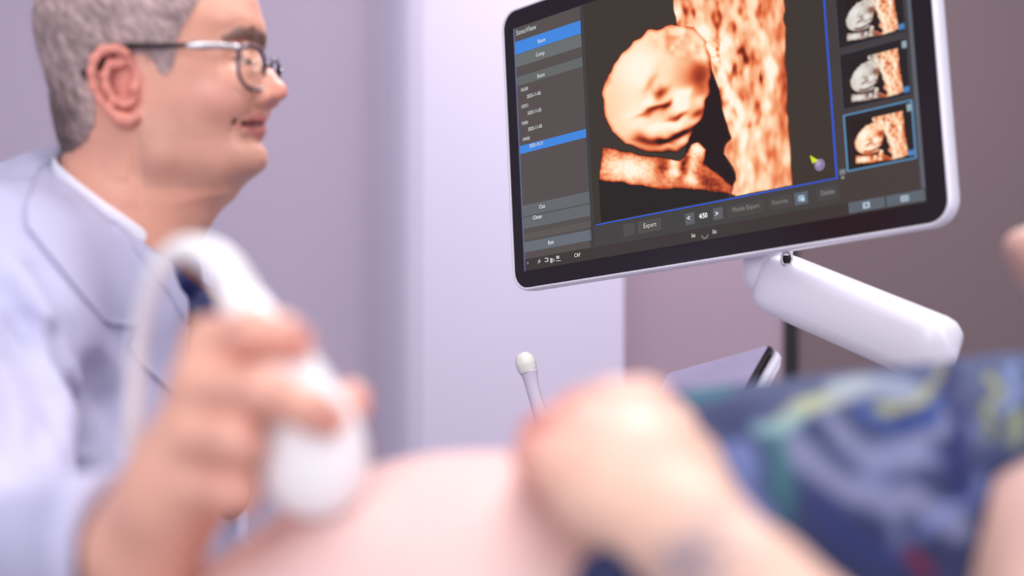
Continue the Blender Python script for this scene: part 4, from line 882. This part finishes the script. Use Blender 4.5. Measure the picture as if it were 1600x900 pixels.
# shirt
def shirt0(p):
    d = cap(p, (.085, .755, .849), (.36, .835, .868), .147, .146); d = smin(d, cap(p, (.34, .83, .90), (.33, 1.0, .93), .075, .07), .04)
    ax_ = (SHP-SHB)/np.linalg.norm(SHP-SHB)*.8 + np.array([0, 0, -.45]); sl = smax(cap(p, SHB, SHP, .066, .060), (p-(SHP+[0, .012, .012])) @ ax_, .006)
    n = vnoise(np.stack([p[:, 0]*1.6, p[:, 1], p[:, 2]*1.2], -1), 22); d = d + .010*(n-.5)
    hem = P(935, 900, .60); hx = .062 + (p[:, 2]-.99)*.40                         # rolled up edge, slanting towards the near hip
    d = smax(d, hx-p[:, 0], .012)
    d = smax(d, -smin(cap(p, (.362, .875, .955), (.50, .92, 1.02), .062, .065), cap(p, (.47, .9, .9), (.5, .9, 1.0), .05, .05), .02), .006)
    d = smin(d, cap(p, P(955, 915, .568), (.13, .60, .85), .016, .030), .01)
    d = smax(d, -cap(p, SHP, ELP, .052, .044), .004)
    return np.minimum(d, sl)
fV, fQ = surfnet(shirt0, (.0, .52, .68), (.50, 1.12, 1.04), .0038); fV = smooth_mesh(fV, fQ, 1)
x, y = PX(fV); x = x + 30*(vnoise(fV, 40)-.5) + 16*(vnoise(fV, 90)-.5); y = y + 30*(vnoise(fV+3, 40)-.5) + 16*(vnoise(fV+5, 90)-.5)
fc = np.tile(np.array([[40., 46, 78]]), (len(fV), 1))
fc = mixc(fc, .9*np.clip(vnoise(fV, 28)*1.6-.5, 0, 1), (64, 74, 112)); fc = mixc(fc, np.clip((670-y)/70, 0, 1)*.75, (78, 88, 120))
fz = .35 + .65*vnoise(np.stack([x, y, x*0], -1), .03); 
def stroke(path, wd, c_, a=1.0, soft=.5):
    global fc
    path = [tuple(q_) for q_ in catmull([np.array(p_, float) for p_ in path], 6)]
    dd = seg_dist2(x, y, path); fc = mixc(fc, a*np.clip((wd-dd)/(wd*soft), 0, 1), c_)
stroke([(1210, 690), (1290, 740), (1370, 770), (1440, 790), (1500, 830)], 26, (132, 134, 162), .75)
stroke([(1290, 660), (1340, 700), (1420, 720), (1470, 680), (1500, 640)], 20, (136, 138, 166), .7)
stroke([(1330, 760), (1400, 700), (1480, 720), (1520, 670)], 14, (120, 126, 160), .7); stroke([(1370, 740), (1390, 810), (1400, 860)], 15, (112, 118, 152), .65)
stroke([(1150, 700), (1165, 750), (1185, 810)], 20, (104, 116, 164), .8); stroke([(1440, 830), (1500, 800), (1530, 760)], 16, (110, 122, 172), .7)
stroke([(1200, 670), (1260, 640), (1310, 618), (1350, 600)], 19, (176, 182, 138), .85); stroke([(1300, 612), (1380, 606), (1440, 618)], 22, (140, 150, 168), .8)
stroke([(1380, 640), (1430, 628), (1465, 600), (1470, 572)], 13, (150, 150, 108), .85); stroke([(1180, 666), (1215, 668), (1240, 660)], 17, (124, 158, 168), .8)
stroke([(1200, 690), (1215, 740), (1222, 800)], 21, (50, 98, 104), .85); stroke([(1070, 612), (1100, 606), (1140, 600)], 11, (40, 108, 116), .8)
stroke([(1355, 640), (1400, 670), (1450, 660), (1480, 620)], 18, (34, 62, 128), .8); stroke([(1480, 560), (1500, 640), (1490, 720), (1500, 780)], 17, (26, 32, 80), .9)
stroke([(1425, 868), (1440, 885), (1455, 900)], 15, (120, 24, 46), .85); stroke([(1280, 780), (1340, 840), (1400, 880)], 26, (36, 44, 96), .6)
stroke([(1555, 590), (1560, 640), (1548, 680)], 9, (150, 156, 96), .9); stroke([(1590, 570), (1585, 630)], 12, (120, 140, 180), .8); stroke([(1600, 640), (1580, 690)], 9, (142, 148, 96), .8)
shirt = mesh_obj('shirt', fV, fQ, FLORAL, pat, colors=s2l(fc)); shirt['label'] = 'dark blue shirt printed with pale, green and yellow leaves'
# waistband folded below the belly on the near side, trousers
wb = lambda p: smin(cap(p, (-.18, .66, .755), (-.62, .66, .745), .085, .068), cap(p, (-.18, .80, .755), (-.62, .80, .745), .085, .068), .02)
V, Q = surfnet(wb, (-.72, .55, .65), (-.06, .90, .86), .008); mesh_obj('trousers', V, Q, DARKB, pat)

# examination couch under the patient
couch = thing('examination_couch', 'padded examination couch under the reclining patient', 'couch', (.0, .76, 0))
mesh_obj('mattress', *box(-1.1, .18, .44, 1.08, .60, .675, .02, 3), VINYL, couch)
bm_ = box(0, .62, -.32, .32, -.08, 0, .02, 3); an = R(14); V = [(.19+math.cos(an)*v[0]-math.sin(an)*v[2], .76+v[1], .672+math.sin(an)*v[0]+math.cos(an)*v[2]) for v in bm_[0]]
mesh_obj('backrest', V, bm_[1], VINYL, couch)
mesh_obj('frame', *box(-1.08, .75, .48, 1.04, .54, .598, .008), METAL_G, couch)
for lx in (-.98, .62):
    for ly in (.54, .98): mesh_obj('leg', *tube([(lx, ly, 0, .022), (lx, ly, .545, .022)], 14, 0), METAL_G, couch)
pil = thing('pillow', 'white pillow under the patient\'s head', 'pillow', (.58, .92, .80))
V, Q = surfnet(lambda p: ell(p, (.60, .92, .905), (.10, .19, .10)), (.4, .6, .75), (.75, 1.2, 1.1), .008); mesh_obj('cushion', V, Q, SHIRT_W, pil)
